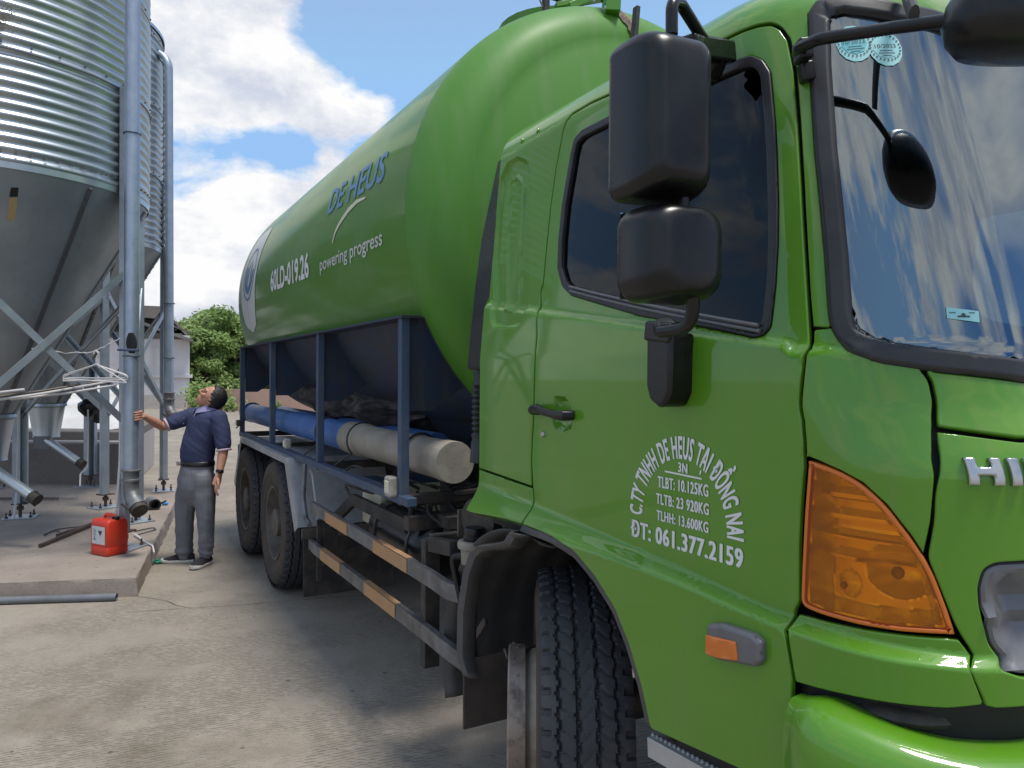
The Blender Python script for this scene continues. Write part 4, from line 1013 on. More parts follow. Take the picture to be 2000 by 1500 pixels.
bk = MB(); a = Vector((1.26, 6.02 - 1.0, 1.04)); b = Vector((1.27, 6.02 - 1.13, .74)); bk.bar(a, b, .035, .006, (1, 0, 0)); bk.cyl(a - Vector((.01, 0, 0)), a + Vector((.01, 0, 0)), .014, 8); bk.cyl(b - Vector((.01, 0, 0)), b + Vector((.01, 0, 0)), .014, 8); part('guard_link', bk, M['steel'])
br = MB(); br.bar((1.33, 6.02 - 1.22, .72), (1.33, 6.02 - 1.72, .95), .03, .07); br.bar((1.33, 6.02 - 1.72, .95), (1.33, posts[0] + .1, .95), .03, .07); br.bar((1.33, 6.02 - 1.2, .75), (1.33, 6.02 - 1.2, .45), .03, .1); part('guard_bracket', br, M['dark'], bevel=.003)

# --- wheels
def tyre_mb(R, wd, grooves, fine, blocks=54, rd=.012):
    """tread as real relief on a barrel; then the sidewall profile"""
    mb = MB(); na_, nx = (blocks * fine), 44; hw = wd / 2; rows = []
    for i in range(na_ + 1):
        a = 2 * math.pi * i / na_; row = []
        for j in range(nx + 1):
            x = -hw + wd * j / nx; u = x / hw; ph = (i / fine) % 1.0; tri = abs(ph - .5) * 4 - 1
            dep = 0
            for g in grooves:
                if abs(x - g * hw - .004 * tri) < .0046: dep = rd
            if abs(u) > .80 and ph < .22 + .5 * (abs(u) - .8): dep = max(dep, rd * .9)
            lat = (ph + .30 * math.sin(u * 9.0) + .25 * u) % 1.0
            if abs(u) < .80 and lat < .07: dep = max(dep, rd * .3)
            r = R - .016 * u * u - .03 * max(0, abs(u) - .9) - dep
            row.append((r, x, a))
        rows.append(row)
    return rows
def wheel(parent_name, c, ax_out, R, wd, spin=None, front=False, side=1, dual=False, detail=6):
    """ax_out: unit vector pointing out of the truck along the axle"""
    w = None; ax = Vector(ax_out).normalized(); X = Vector((0, 0, 1)); Y = ax.cross(X).normalized(); c = Vector(c)
    P = lambda r, x, a: c + ax * x + (X * math.cos(a) + Y * math.sin(a)) * r
    rows = tyre_mb(R, wd, (-.62, -.22, .22, .62), detail, 54 if front else 44, .013 if front else .016)
    mb = MB(); mb.sheet([[P(*q) for q in r] for r in rows])
    tyre = part('wheel', mb, M['tyre'], smooth=30, fixn=True)
    hw = wd / 2; sw = MB()
    for sg in (1, -1):
        sw.lathe([(R - .05, sg * (hw - .002)), (R - .055, sg * (hw + .004)), (R - .10, sg * (hw + .010)), (R - .13, sg * (hw + .012)), (R - .132, sg * (hw + .009)), (R - .17, sg * (hw + .004)), (R - .20, sg * (hw - .006)), (R - .225, sg * (hw - .015)), (R - .235, sg * (hw - .02))], c, ax, 64, X)
        sw.lathe([(R - .045, sg * (hw - .03)), (R - .04, sg * (hw - .012)), (R - .05, sg * (hw - .002))], c, ax, 64, X)
    part('sidewall', sw, M['sidewall'], tyre, smooth=60)
    rm = MB(); rr = R - .235
    if front: prof = [(rr, hw - .02), (rr + .008, hw - .008), (rr - .012, hw - .01), (rr - .03, hw - .06), (rr - .045, hw - .05), (rr - .06, hw + .02), (.17, hw + .062), (.165, hw + .066), (.10, hw + .066), (.10, hw + .03), (.0, hw + .03)]
    else: prof = [(rr, hw - .02), (rr + .008, hw - .008), (rr - .012, hw - .01), (rr - .03, hw - .10), (rr - .06, hw - .17), (.16, hw - .17), (.12, hw - .16), (.11, hw - .02), (.09, hw - .01), (0, hw - .01)]
    rm.lathe(prof, c, ax, 48, X); rm.lathe([(rr, -hw + .02), (.1, -hw + .05), (0, -hw + .05)], c, ax, 32, X); part('rim', rm, M['frontrim' if front else 'rim'], tyre, smooth=40)
    nb = MB(); k0 = hw + .064 if front else hw - .165
    for i in range(10):
        a = 2 * math.pi * i / 10; q = P(.135, k0, a); nb.cyl(q, q + ax * .028, .015, 6)
    part('wheel_nut', nb, M['rust'], tyre)
    if front:
        hb = MB(); hb.lathe([(.225, hw + .045), (.226, hw + .098), (.218, hw + .104), (.19, hw + .102), (.19, hw + .045)], c, ax, 56, X)
        for i in range(20):
            a = 2 * math.pi * i / 20; q = P(.2255, hw + .072 + .014 * (i % 2), a); hb.cyl(q - (q - c).normalized() * 0, q + (q - c - ax * (q - c).dot(ax)).normalized() * .004, .006, 6)
        part('hub_ring', hb, M['hub'], tyre, smooth=40)
        vl = MB(); q = P(.16, hw + .06, R_(20)); vl.tube([q, q + ax * .05 + Vector((0, 0, .02)), q + ax * .06 + Vector((0, 0, .05))], .005, 6); part('valve', vl, M['bolt'], tyre)
    return tyre
STEER = R_(30)
FW = Vector((1.475, 2.16, .505))
wheel('wheel', FW, (-math.cos(STEER), math.sin(STEER), 0), .505, .275, front=True, detail=10)
wheel('wheel', (2 * T0 - FW.x, FW.y, FW.z), (math.cos(STEER), -math.sin(STEER), 0), .505, .275, front=True, detail=4)
for s in (AX1, AX2):
    for t, o in ((1.345, -1), (1.655, -1), (2 * T0 - 1.345, 1), (2 * T0 - 1.655, 1)): wheel('wheel', (t, s, RWR), (o, 0, 0), RWR, .27, detail=3 if t > 1.4 else 6)
axl = MB()
for s in (2.16, AX1, AX2): axl.cyl((1.6, s, .50), (3.3, s, .50), .07, 14)
for s in (AX1, AX2): axl.ell((2.45, s, .5), (.22, .2, .22))
part('axle', axl, M['dark'])
# --- front mudguard behind the wheel
gd = MB(); cS, cZ, r = 2.15, .52, .63; angs = np.linspace(R_(100), R_(-14), 44); rows = []
def gpt(a, t):
    k = r + .02 * math.cos(a * 1.0); return Vector((t, cS + k * math.cos(a), cZ + k * math.sin(a)))
inner_t = 1.85
for t in (): rows.append([gpt(a, t) + Vector((0, 0, 0)) * 0 + Vector((0, math.cos(a), math.sin(a))) * (-.0 if t > 1.19 else (.0 if t > 1.172 else .035)) for a in angs])
for t in np.linspace(1.25, inner_t, 14): rows.append([gpt(a, t) + Vector((0, math.cos(a), math.sin(a))) * (.010 * math.sin(t * 42)) for a in angs])
gd.sheet(rows); part('front_mudguard', gd, M['dullplastic'], solid=.008, smooth=60)
gi = MB(); rows = [[Vector((inner_t, cS + q * math.cos(a), cZ + .1 + q * math.sin(a))) for a in np.linspace(math.pi, 0, 20)] for q in (.05, .4, .75)]; gi.sheet(rows); part('wheel_housing', gi, M['dark'])
fo_ = MB(); pa, pb = Tt(905, 1330, 1.17), Tt(905, 1424, 1.17); fo_.box((1.42, pb.y + .0, (pa.z + .08 + pb.z) / 2), (.5, .012, pa.z + .08 - pb.z)); part('mud_flap', fo_, M['sidewall'])
# raised shoulder of the mudguard outside, visible as the tall grey edge
ed = MB(); pts = [Tt(x, y, 1.16) for x, y in ((905, 1318), (893, 1280), (895, 1190), (905, 1120), (918, 1082), (935, 1068), (962, 1066), (985, 1060), (992, 1045), (1000, 1040))]
ed2 = [p + Vector((.06, -.03, -.01)) for p in pts]; ed3 = [p + Vector((.10, .02, 0)) for p in pts]
pts = resamp(fillet([p for p in pts], .06, False), .03, False); ed.sheet([[p + Vector((.09, .03, 0)) for p in pts], [p + Vector((.01, .012, 0)) for p in pts], [p for p in pts], [p + Vector((.005, -.035, 0)) for p in pts], [p + Vector((.05, -.04, -.01)) for p in pts]])
part('mudguard_edge', ed, M['dullplastic'], solid=.006, smooth=60)
# --- side guards with faded reflective bands
def guard(pts, name, bands):
    p3 = [Tt(x, y, t) for x, y, t in pts]; g = MB(); q = fillet(p3, .10, False, 5); h = .07
    ins_, out_ = [], []
    rows = [[], [], [], [], []]
    for p in q:
        for r_, o in zip(rows, ((0, h / 2), (.03, h / 2), (.03, -h / 2), (0, -h / 2), (0, h / 2))): r_.append(p + Vector((o[0], 0, o[1])))
    g.sheet(rows); g.add([r_[0] for r_ in rows[:4]], [(0, 1, 2, 3)]); g.add([r_[-1] for r_ in rows[:4]], [(0, 1, 2, 3)])
    go = part(name, g, M['alum'], smooth=30, bevel=.004)
    for x0, y0, x1, y1, t in bands:
        a, b = Tt(x0, y0, t), Tt(x1, y1, t); s_ = MB(); e = .0025
        s_.add([(a.x - e, a.y, a.z - h / 2 + .003), (b.x - e, b.y, b.z - h / 2 + .003), (b.x - e, b.y, b.z + h / 2 - .003), (a.x - e, a.y, a.z + h / 2 - .003)], [(0, 1, 2, 3)])
        s_.add([(a.x - e, a.y, a.z + h / 2 + e - .001), (b.x - e, b.y, b.z + h / 2 + e - .001), (b.x + .028, b.y, b.z + h / 2 + e - .001), (a.x + .028, a.y, a.z + h / 2 + e - .001)], [(0, 1, 2, 3)])
        part('reflective_band', s_, M['orange'], go, smooth=0)
    return go
tg = 1.20
upl = lambda x: 1012 + (x - 640) * .608
lwl = lambda x: 1082 + (x - 625) * .766
guard([(606, 990, tg), (840, upl(840), tg), (872, 1156, tg + .01), (905, 1164, tg + .06)], 'side_guard', [(636, upl(636), 678, upl(678), tg), (729, upl(729), 795, upl(795), tg)])
guard([(598, 1058, tg + .10), (612, 1072, tg), (830, lwl(830), tg), (862, 1266, tg + .01), (900, 1294, tg + .06)], 'side_guard', [(626, lwl(626), 664, lwl(664), tg), (711, lwl(711), 772, lwl(772), tg)])
s1 = Tt(836, 1200, tg + .05).y; s2 = 4.82
for nm, (a, b, w_, h_) in (('guard_post', ((tg + .06, s1, .43), (tg + .06, s1, .98), .05, .07)), ('guard_arm', ((tg + .06, s1, .96), (tg + .06, 2.72, .99), .05, .06)), ('guard_arm', ((tg + .06, s1, .97), (1.95, s1, .97), .05, .06)),
        ('guard_post', ((tg + .06, s2, .35), (tg + .06, s2, .75), .02, .03)), ('guard_stay', ((tg + .1, s1 - .15, .45), (tg + .1, s1 - .45, .75), .012, .03)), ('guard_arm', ((tg + .05, s2 - .35, .56), (1.7, s2 - .15, .62), .03, .05))):
    gp = MB(); gp.bar(a, b, w_, h_); part(nm, gp, M['dark'], bevel=.004)
# --- under the frame: air tank, battery box, pipes, hoses, reservoir
at_ = MB(); sa, sb2 = Tt(762, 1040, 1.45).y, Tt(862, 1075, 1.45).y
at_.lathe([(0, sb2), (.12, sb2 + .0), (.15, sb2 + .03), (.155, sb2 + .08), (.155, sa - .03), (.15, sa), (.11, sa + .03), (0, sa + .03)], (1.47, 0, .84), (0, 1, 0), 28); part('air_reservoir', at_, MATS.get('black_plastic'), smooth=50)
for s in (sa - .12, sb2 + .12):
    bs = MB(); bs.tube([Vector((1.47 + .158 * math.cos(a), s, .84 + .158 * math.sin(a))) for a in np.linspace(0, 2 * math.pi, 30)[:-1]], .008, 6, closed=True)
    part('reservoir_strap', bs, M['dullplastic'])
bt = MB(); bt.box((1.62, sa + .28, .92), (.38, .34, .26)); part('battery_box', bt, M['cream'], bevel=.01)
bt = MB(); bt.box((1.62, sa + .28, 1.055), (.37, .33, .02)); part('battery_lid', bt, M['bluepost'], bevel=.004)
mm = MB(); r3 = random.Random(11)
for k in range(26):
    a = Vector((1.35 + r3.random() * .6, 2.75 + r3.random() * 1.2, .78 + r3.random() * .32)); pth = [a]
    for j in range(4): a = a + Vector((r3.uniform(-.12, .12), r3.uniform(-.05, .30), r3.uniform(-.08, .08))); pth.append(a)
    mm.tube(fillet(pth, .08, False), r3.choice((.006, .009, .014)), 6)
for k in range(10): mm.box((1.4 + r3.random() * .5, 2.75 + r3.random() * .9, .85 + r3.random() * .2), (r3.uniform(.04, .12), r3.uniform(.05, .15), r3.uniform(.04, .12)))
part('air_lines', mm, M['dark'])
mm = MB()
c0 = Tt(905, 1018, 1.32); mm.bar(c0 + Vector((0, 0, -.06)), c0 + Vector((0, 0, .05)), .05, .012, (0, 1, 0)); part('valve_bracket', mm, M['rim'])
rv = MB(); c = Tt(926, 1062, 1.28); rv.lathe([(0, -.075), (.05, -.075), (.052, -.02), (.063, -.015), (.066, .0), (.062, .012), (.04, .014)], c, (0, 0, 1), 28); rvo = part('fluid_reservoir', rv, M['beige'], smooth=40)
rv = MB(); rv.lathe([(.042, .012), (.044, .03), (.038, .034), (.040, .058), (.036, .064), (0, .066)], c, (0, 0, 1), 28); part('reservoir_cap', rv, M['plastic'], rvo, smooth=40)
rv = MB(); rv.tube(fillet([c + Vector((0, .04, -.06)), c + Vector((-.05, .10, -.06)), c + Vector((-.02, .06, -.26))], .05, False), .014, 10); part('reservoir_hose', rv, M['plastic'], rvo)
fw_ = MB(); q = Tt(952, 1010, 1.36); fw_.lathe([(.05, 0), (.085, 0), (.09, .03), (.085, .06), (0, .06)], q, (-1, -.4, 0), 24); part('round_tank_cap', fw_, M['dark'])
# marker lamps on the frame
for px, py, w_, h_ in ((764, 950, .075, .10), (561, 866, .07, .075), (466, 826, .05, .06)):
    l = MB(); c = Tt(px, py, TP - .02); l.box(c, (.05, w_, h_)); lo = part('clearance_lamp', l, M['lampwhite'] if px != 466 else M['rust'], bevel=.014, seg=3)
    l = MB(); l.box(c + Vector((-.024, -.005, 0)), (.012, w_ * .62, h_ * .6)); part('lamp_lens', l, M['cream'], lo, bevel=.004)
# --- air intake stack and bellows behind the cab
ik = MB(); a = [Ts(x, y, 2.70) for x, y in ((985, 303), (970, 318), (938, 470), (926, 560), (918, 640), (910, 722))]
zt_, zb_ = a[0].z, a[-1].z
tl0 = [(p.x, p.z) for p in a]; poly = tl0 + [(a[-1].x + .20, a[-1].z), (a[1].x + .13, a[1].z - .1), (a[0].x + .06, a[0].z)]
ik.prism(poly, lambda t, z, d: Vector((t, d, z)), 2.56, 2.70); iko = part('air_intake', ik, M['plastic'], bevel=.012)
rb = MB()
for k in range(4):
    q = [Vector((t + .016 + k * .022 - .008 + .02 * (z - zb_), 2.555, z)) for t, z in tl0[1:]]; q[-1].z += .08
    rb.tube(q, [(.008, .012)] * len(q), 8)
part('intake_rib', rb, M['dullplastic'], iko, smooth=60)
bl = MB(); c = Ts(938, 795, 2.64); prof = []
for i in range(10): prof += [(.026, .10 - i * .022), (.036, .089 - i * .022)]
prof = [(.028, .2)] + prof + [(.03, -.13), (.036, -.14), (.04, -.22), (0, -.22)]
bl.lathe(prof, c, (0, 0, 1), 24); part('intake_bellows', bl, M['rubber'], smooth=50)
# ------------------------------------------------------------------ ground, slab, terrace
def concrete(name, c1, c2, c3, broom=0., scale=1.):
    m = bpy.data.materials.new(name); m.use_nodes = True; nt = m.node_tree; N = nt.nodes.new; L = nt.links.new; b = nt.nodes['Principled BSDF']
    b.inputs['Roughness'].default_value = .88; b.inputs['Specular IOR Level'].default_value = .25
    tc = N('ShaderNodeTexCoord')
    def nz(s, d, r=.6, st=None, dist=0.):
        n = N('ShaderNodeTexNoise'); n.inputs['Scale'].default_value = s; n.inputs['Detail'].default_value = d; n.inputs['Roughness'].default_value = r; n.inputs['Distortion'].default_value = dist
        if st:
            mp = N('ShaderNodeMapping'); mp.inputs['Scale'].default_value = st; mp.inputs['Rotation'].default_value = (0, 0, R_(20)); L(tc.outputs['Object'], mp.inputs[0]); L(mp.outputs[0], n.inputs['Vector'])
        else: L(tc.outputs['Object'], n.inputs['Vector'])
        return n.outputs['Fac']
    def rng_(x, a, b_, c=0., d=1.):
        n = N('ShaderNodeMapRange'); n.inputs[1].default_value = a; n.inputs[2].default_value = b_; n.inputs[3].default_value = c; n.inputs[4].default_value = d; L(x, n.inputs[0]); return n.outputs[0]
    def mix(f, a, b_, bl='MIX'):
        n = N('ShaderNodeMix'); n.data_type = 'RGBA'; n.blend_type = bl
        for i, x in ((0, f), (6, a), (7, b_)):
            if isinstance(x, tuple): n.inputs[i].default_value = (*x, 1)
            elif isinstance(x, float): n.inputs[i].default_value = x
            else: L(x, n.inputs[i])
        return n.outputs[2]
    c = mix(rng_(nz(.55 * scale, 5, .62), .36, .66), c1, c2)
    c = mix(rng_(nz(1.9 * scale, 7, .66, None, .4), .54, .78, 0, .55), c, c3)
    c = mix(rng_(nz(9 * scale, 6, .7), .3, .75, 0, .45), c, tuple(x * .62 for x in c1))
    c = mix(rng_(nz(70, 3, .7), .56, .70, 0, .6), c, tuple(x * .32 for x in c1))
    sp = nz(16, 2, .5); c = mix(rng_(sp, .72, .76, 0, .7), c, (.05, .045, .04))
    if broom:      # damp brown patches in the yard, at fixed places
        for (x, y, r, am) in ((-2.1, 3.5, 1.15, .62), (-1.2, 3.3, .6, .4), (.3, 5.0, .9, .35)):
            vm = N('ShaderNodeVectorMath'); vm.operation = 'DISTANCE'; L(tc.outputs['Object'], vm.inputs[0]); vm.inputs[1].default_value = (x, y, 0)
            mk = rng_(vm.outputs['Value'], r, r * .2, 0, 1); mm0 = N('ShaderNodeMath'); mm0.operation = 'MULTIPLY'; L(mk, mm0.inputs[0]); L(rng_(nz(2.6, 8, .70), .38, .68, 0, am), mm0.inputs[1]); c = mix(mm0.outputs[0], c, (.10, .075, .045))
    h = nz(45, 6, .75)
    bp = N('ShaderNodeBump'); bp.inputs['Strength'].default_value = .5; bp.inputs['Distance'].default_value = .006; L(h, bp.inputs['Height'])
    if broom:
        mp = N('ShaderNodeMapping'); mp.inputs['Rotation'].default_value = (0, 0, R_(64)); L(tc.outputs['Object'], mp.inputs[0])
        wv = N('ShaderNodeTexWave'); wv.inputs['Scale'].default_value = 13.0; wv.inputs['Distortion'].default_value = 2.2; wv.inputs['Detail'].default_value = 2; wv.inputs['Detail Scale'].default_value = .35; L(mp.outputs[0], wv.inputs['Vector'])
        brk = rng_(nz(1.6, 4, .6, None), .38, .52); dash = rng_(nz(14, 2, .5, (1, 5, 1)), .42, .56)
        mm = N('ShaderNodeMath'); mm.operation = 'MULTIPLY'; L(wv.outputs['Fac'], mm.inputs[0]); L(brk, mm.inputs[1]); m2 = N('ShaderNodeMath'); m2.operation = 'MULTIPLY'; L(mm.outputs[0], m2.inputs[0]); L(dash, m2.inputs[1])
        bp2 = N('ShaderNodeBump'); bp2.inputs['Strength'].default_value = broom; bp2.inputs['Distance'].default_value = .006; L(m2.outputs[0], bp2.inputs['Height']); L(bp.outputs[0], bp2.inputs['Normal']); L(bp2.outputs[0], b.inputs['Normal'])
        c = mix(rng_(m2.outputs[0], .25, .9, 0, .55), c, tuple(x * .5 for x in c1))
    else: L(bp.outputs[0], b.inputs['Normal'])
    L(c, b.inputs['Base Color']); return m
M['ground'] = concrete('yard_concrete', (.35, .305, .25), (.285, .25, .205), (.19, .15, .11), 1.0)
M['slab'] = concrete('slab_concrete', (.37, .315, .265), (.24, .20, .17), (.13, .10, .08), 0, 1.6)
M['wallc'] = concrete('wall_concrete', (.23, .20, .18), (.17, .15, .135), (.11, .09, .08), 0, 1.5)
M['pale'] = concrete('pale_concrete', (.50, .46, .42), (.42, .39, .36), (.33, .28, .24), 0, 1.)
g = MB(); g.add([(-600, -60, 0), (600, -60, 0), (600, 900, 0), (-600, 900, 0)], [(0, 1, 2, 3)]); tag(obj('ground', g, M['ground'], smooth=0), kind='structure')
# near corner of the raised slab, its right edge running away from the camera
ca, cb = atz(266, 1127, .145), atz(339, 984, .145)
ed_ = (cb - ca).normalized(); fa = atz(0, 1137, .145); fe = (fa - ca).normalized()
def slab_poly():
    P = [ca + fe * 5.5, ca, ca + ed_ * 5.7, ca + ed_ * 5.7 + Vector((-8, .2, 0))]; out = []
    for i in range(4):
        p, q = P[i], P[(i + 1) % 4]; n = int((q - p).length / .06)
        for k in range(n): out.append(p + (q - p) * k / n)
    return out
sp = slab_poly(); mb = MB(); k = len(sp); cen = sum(sp, Vector()) / k; rows = []
for dz, inn, am in ((.0, .03, .0), (0, .010, .006), (-.006, .0, .010), (-.03, -.004, .014), (-.09, -.012, .014), (-.15, -.018, .014)):
    r = []
    for p in sp:
        d = (cen - p).normalized(); nn = noise.noise(p * 6 + Vector((0, 0, dz * 30))) * am + noise.noise(p * 22 + Vector((0, 0, dz * 60))) * am * .6
        r.append(Vector((p.x + d.x * (inn + nn), p.y + d.y * (inn + nn), .145 + dz + (nn * .3 if -.1 < dz < 0 else 0))))
    rows.append(r + [r[0]])
mb.sheet(rows); mb.add(rows[0][:-1], [tuple(range(k))]); tag(obj('concrete_pad', mb, M['slab'], smooth=40), kind='structure')
# hairline joints and a crack in the yard concrete
def crack(pts, w, name='ground_joint'):
    mb = MB(); q = [atz(x, y, .004) for x, y in pts]; q = resamp(q, .05, False); a, b = [], []
    for i, p in enumerate(q):
        t = (q[min(i + 1, len(q) - 1)] - q[max(0, i - 1)]).normalized(); n = Vector((-t.y, t.x, 0)); j = noise.noise(p * 9) * .012 * (1 if name == 'ground_crack' else .2)
        ww = w * (.6 + .8 * abs(noise.noise(p * 5)))
        a.append(p + n * (j + ww)); b.append(p + n * (j - ww))
    mb.sheet([a, b]); tag(obj(name, mb, M['dark'], smooth=0), kind='structure')
crack([(250, 1195), (341, 1189), (470, 1181), (620, 1168), (900, 1150)], .0022)
crack([(268, 1164), (320, 1172), (345, 1182), (375, 1187)], .003, 'ground_crack')
crack([(300, 882), (370, 880), (460, 879)], .010); crack([(286, 893), (366, 889), (460, 890)], .006)
# low wall, step and sloping white sheet behind the slab
e90 = Vector((-ed_.y, ed_.x, 0)); wp = Vector((at(244, 900, 10.42).x, 10.42, 0)); wl_ = Vector((-1, .01, 0))
def quadbox(name, p, back, left, z0, z1, m, bev=.015):
    mb = MB(); q = [p, p + ed_ * back, p + ed_ * back + wl_ * left, p + wl_ * left]; mb.add([(v.x, v.y, z0) for v in q] + [(v.x, v.y, z1) for v in q], [(3, 2, 1, 0), (4, 5, 6, 7), (0, 1, 5, 4), (1, 2, 6, 5), (2, 3, 7, 6), (3, 0, 4, 7)]); return obj(name, mb, m, bevel=bev)
wl = quadbox('low_wall', wp, .30, 6.2, 0, .72, M['wallc']); tag(wl, 'low grey concrete wall at the back of the silo pad', 'wall')
tag(quadbox('terrace', wp + ed_ * .302, 3.6, 7, 0, .70, M['pale']), kind='structure')
tag(quadbox('terrace_step', wp + ed_ * .75, 3.0, 7, .69, .83, M['wallc']), kind='structure')
M['sheet'] = mat('white_tarpaulin', (.62, .62, .61), .7, 0, (.50, .49, .47), 2.2, bump=.1, bscale=12, streak=((.36, .30, .25), 2.5, (.6, 2.5, 2.5), .55, .75, .6))
sh_ = MB(); rows = []
for i in range(30):
    v = i / 29; r = []
    for j in range(60):
        x = -12.5 + (12.5 + wp.x - .55 - v * .75) * j / 59; nn = noise.noise(Vector((x * .9, v * 5, 0))) * .05 + .025 * math.sin(v * 30 + noise.noise(Vector((x, v, 3))) * 3) * (v > .1)
        r.append(Vector((x, 11.6 + 1.8 * v + nn * .5, .83 + .72 * ss(v * 1.15) + nn + .05 * math.sin(x * 2))))
    rows.append(r)
sh_.sheet(rows); b_ = [Vector((p.x, 13.5, .80)) for p in rows[-1]]; sh_.sheet([rows[-1], b_])
tag(obj('tarpaulin_heap', sh_, M['sheet'], smooth=60), 'white stained tarpaulin spread over a low heap behind the silos', 'tarpaulin')

# ------------------------------------------------------------------ silos
ZR, RS = 3.32, 1.30
def silo(c, legang, label, top, seam_a, sight=False):
    c = Vector((c[0], c[1], 0)); root = empty('grain_silo', c); tag(root, label, 'silo', 'galvanised feed silos')
    A = lambda name, mb, m, par=root, **k: obj(name, mb, m, par, off=c if par is root else c, **k)
    pol = lambda r, a, z: c + Vector((r * math.cos(a), r * math.sin(a), z))
    zs = []; z = ZR; pitch = .0865; n = int(round((top - ZR) / pitch)); prof = [(RS, ZR - .05), (RS + .004, ZR)]
    for i in range(n * 8 + 1):
        zz = ZR + i * (top - ZR) / (n * 8); ring = int((zz - ZR) / .865); prof.append((RS + .012 * math.sin(2 * math.pi * i / 8) + .003 * (ring % 2), zz))
    b = MB(); b.lathe(prof, c, (0, 0, 1), 120); A('silo_body', b, M['galv'], smooth=60)
    r = MB(); r.lathe([(RS + .03, top), (RS + .03, top + .04), (RS * .9, top + .10), (.35, top + .85), (.30, top + .95), (0, top + 1.0)], c, (0, 0, 1), 48); A('silo_roof', r, M['galv'])
    bl = MB()
    def bolt(a, z, rr=RS + .012):
        p = pol(rr, a, z); d = Vector((math.cos(a), math.sin(a), 0)); bl.tube([p, p + d * .014], [.011, .009], 6)
    for kk in range(int((top - ZR) / .865) + 1):
        zz = ZR + .865 * kk + .02; st = .10 / RS if kk == 0 else .20 / RS
        a = R_(-175)
        while a < R_(75): bolt(a, zz + (.05 if kk == 0 else .022)); a += st
    for sa in seam_a:
        zz = ZR + (.1 if sa[1] == 0 else sa[1])
        while zz < min(top, ZR + sa[2]): bolt(sa[0], zz); bolt(sa[0] + .05 / RS, zz + .03); zz += pitch
    o = A('bolt_rows', bl, M['bolt'], smooth=0); o['kind'] = 'stuff'
    se = MB()
    for kk in range(1, int((top - ZR) / .865) + 1): se.lathe([(RS + .010, ZR + .865 * kk - .006), (RS + .018, ZR + .865 * kk - .004), (RS + .018, ZR + .865 * kk + .002)], c, (0, 0, 1), 96)
    for sa in seam_a: se.add([pol(RS + .014 - d, sa[0] - .012 + q, z_) for z_ in (ZR + sa[1], min(top, ZR + sa[2])) for q, d in ((0, 0), (.006, .0))], [(0, 1, 3, 2)])
    A('sheet_seam', se, M['bolt'])
    # hopper
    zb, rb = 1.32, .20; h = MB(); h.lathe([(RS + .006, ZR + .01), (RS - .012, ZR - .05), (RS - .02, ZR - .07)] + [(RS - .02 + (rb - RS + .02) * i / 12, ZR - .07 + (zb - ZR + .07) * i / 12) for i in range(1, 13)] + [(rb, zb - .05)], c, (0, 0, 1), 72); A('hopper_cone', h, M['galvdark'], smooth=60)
    for i in range(9):
        a = R_(-62 + 40 * i); hs = MB(); p, q = pol(RS - .015, a, ZR - .08), pol(rb + .008, a, zb); t = Vector((-math.sin(a), math.cos(a), 0)); hs.bar(p, q, .035, .012, Vector((math.cos(a), math.sin(a), 0)))
        d = q - p
        for k in range(26): bp = p + d * (k / 26.); nrm = d.cross(t).normalized(); nrm = nrm if nrm.dot(Vector((math.cos(a), math.sin(a), 0))) > 0 else -nrm; hs.tube([bp + nrm * .004, bp + nrm * .018], [.010, .008], 6)
        A('hopper_seam', hs, M['bolt'] if i % 2 else M['galvdark'], smooth=0)
    if sight:
        d0 = pray(20, 433); 
        def hit(px, py):
            d = pray(px, py); kb = None
            for k in np.linspace(4, 9, 2000):
                p = CAM + d * k; r_ = math.hypot(p.x - c.x, p.y - c.y); rc = rb + (RS - rb) * (p.z - zb) / (ZR - zb)
                if r_ < rc + .012: return p
        for nm, q, m_ in (('sight_window', ((14, 432), (22, 362), (40, 362), (32, 432)), M['pvc']), ('feed_level', ((15, 430), (20, 386), (36, 386), (31, 430)), MATS_feed), ('window_gap', ((20, 384), (23, 366), (38, 366), (36, 384)), M['gasket'])):
            mbs = MB(); pts = [hit(*x) for x in q]; o_ = Vector((0, -1, -.4)).normalized() * (.004 if nm == 'sight_window' else .010); mbs.add([p + o_ for p in pts], [(0, 1, 2, 3)]); so_ = A(nm, mbs, m_, smooth=0)
    # boot with its spout
    bt = MB(); bt.lathe([(rb + .02, zb + .0), (rb + .025, zb - .03), (rb, zb - .04), (.145, zb - .40), (.15, zb - .42), (0, zb - .42)], c, (0, 0, 1), 32); bo = A('discharge_boot', bt, M['galv'], smooth=50)
    bx = MB(); e = Vector((.52, -.10, -.30)); q0 = c + Vector((.02, -.1, zb - .42)); bx.box(c + Vector((.03, -.13, zb - .48)), (.20, .05, .16)); A('boot_cover', bx, M['pvc'], bevel=.004)
    bx = MB(); bx.tube([q0, q0 + e * 1.0], .046, 16); A('auger_spout', bx, M['galv'])
    bx = MB(); bx.tube([q0 + e * .96, q0 + e * 1.08], .056, 14); bx.tube([q0 + e * 1.02 + Vector((0, 0, -.07)), q0 + e * 1.05 + Vector((0, 0, .07))], .014, 6); A('spout_clamp', bx, M['dark'])
    # legs and braces
    LR = RS + .075; legang = [a if isinstance(a, tuple) else (a, LR, 4.2) for a in legang]; feet = [pol(r_, R_(a), 0) for a, r_, _ in legang]; z0 = .145
    for (a, _, zt), f in zip(legang, feet):
        a = R_(a); n = Vector((math.cos(a), math.sin(a), 0)); t = Vector((-n.y, n.x, 0)); lg = MB(); zl = .30
        m3 = Matrix((t, n, Vector((0, 0, 1)))).transposed()
        def bx_(u, v, du, dv): lg.box(f + t * u + n * v + Vector((0, 0, (zt + zl) / 2)), (du, dv, zt - zl), m3)
        bx_(0, -.045, .012, .09); bx_(-.03, -.0, .072, .010); bx_(-.062, -.03, .010, .05); bx_(.03, -.09, .072, .010)
        lo = A('leg', lg, M['galvpost'], smooth=0)
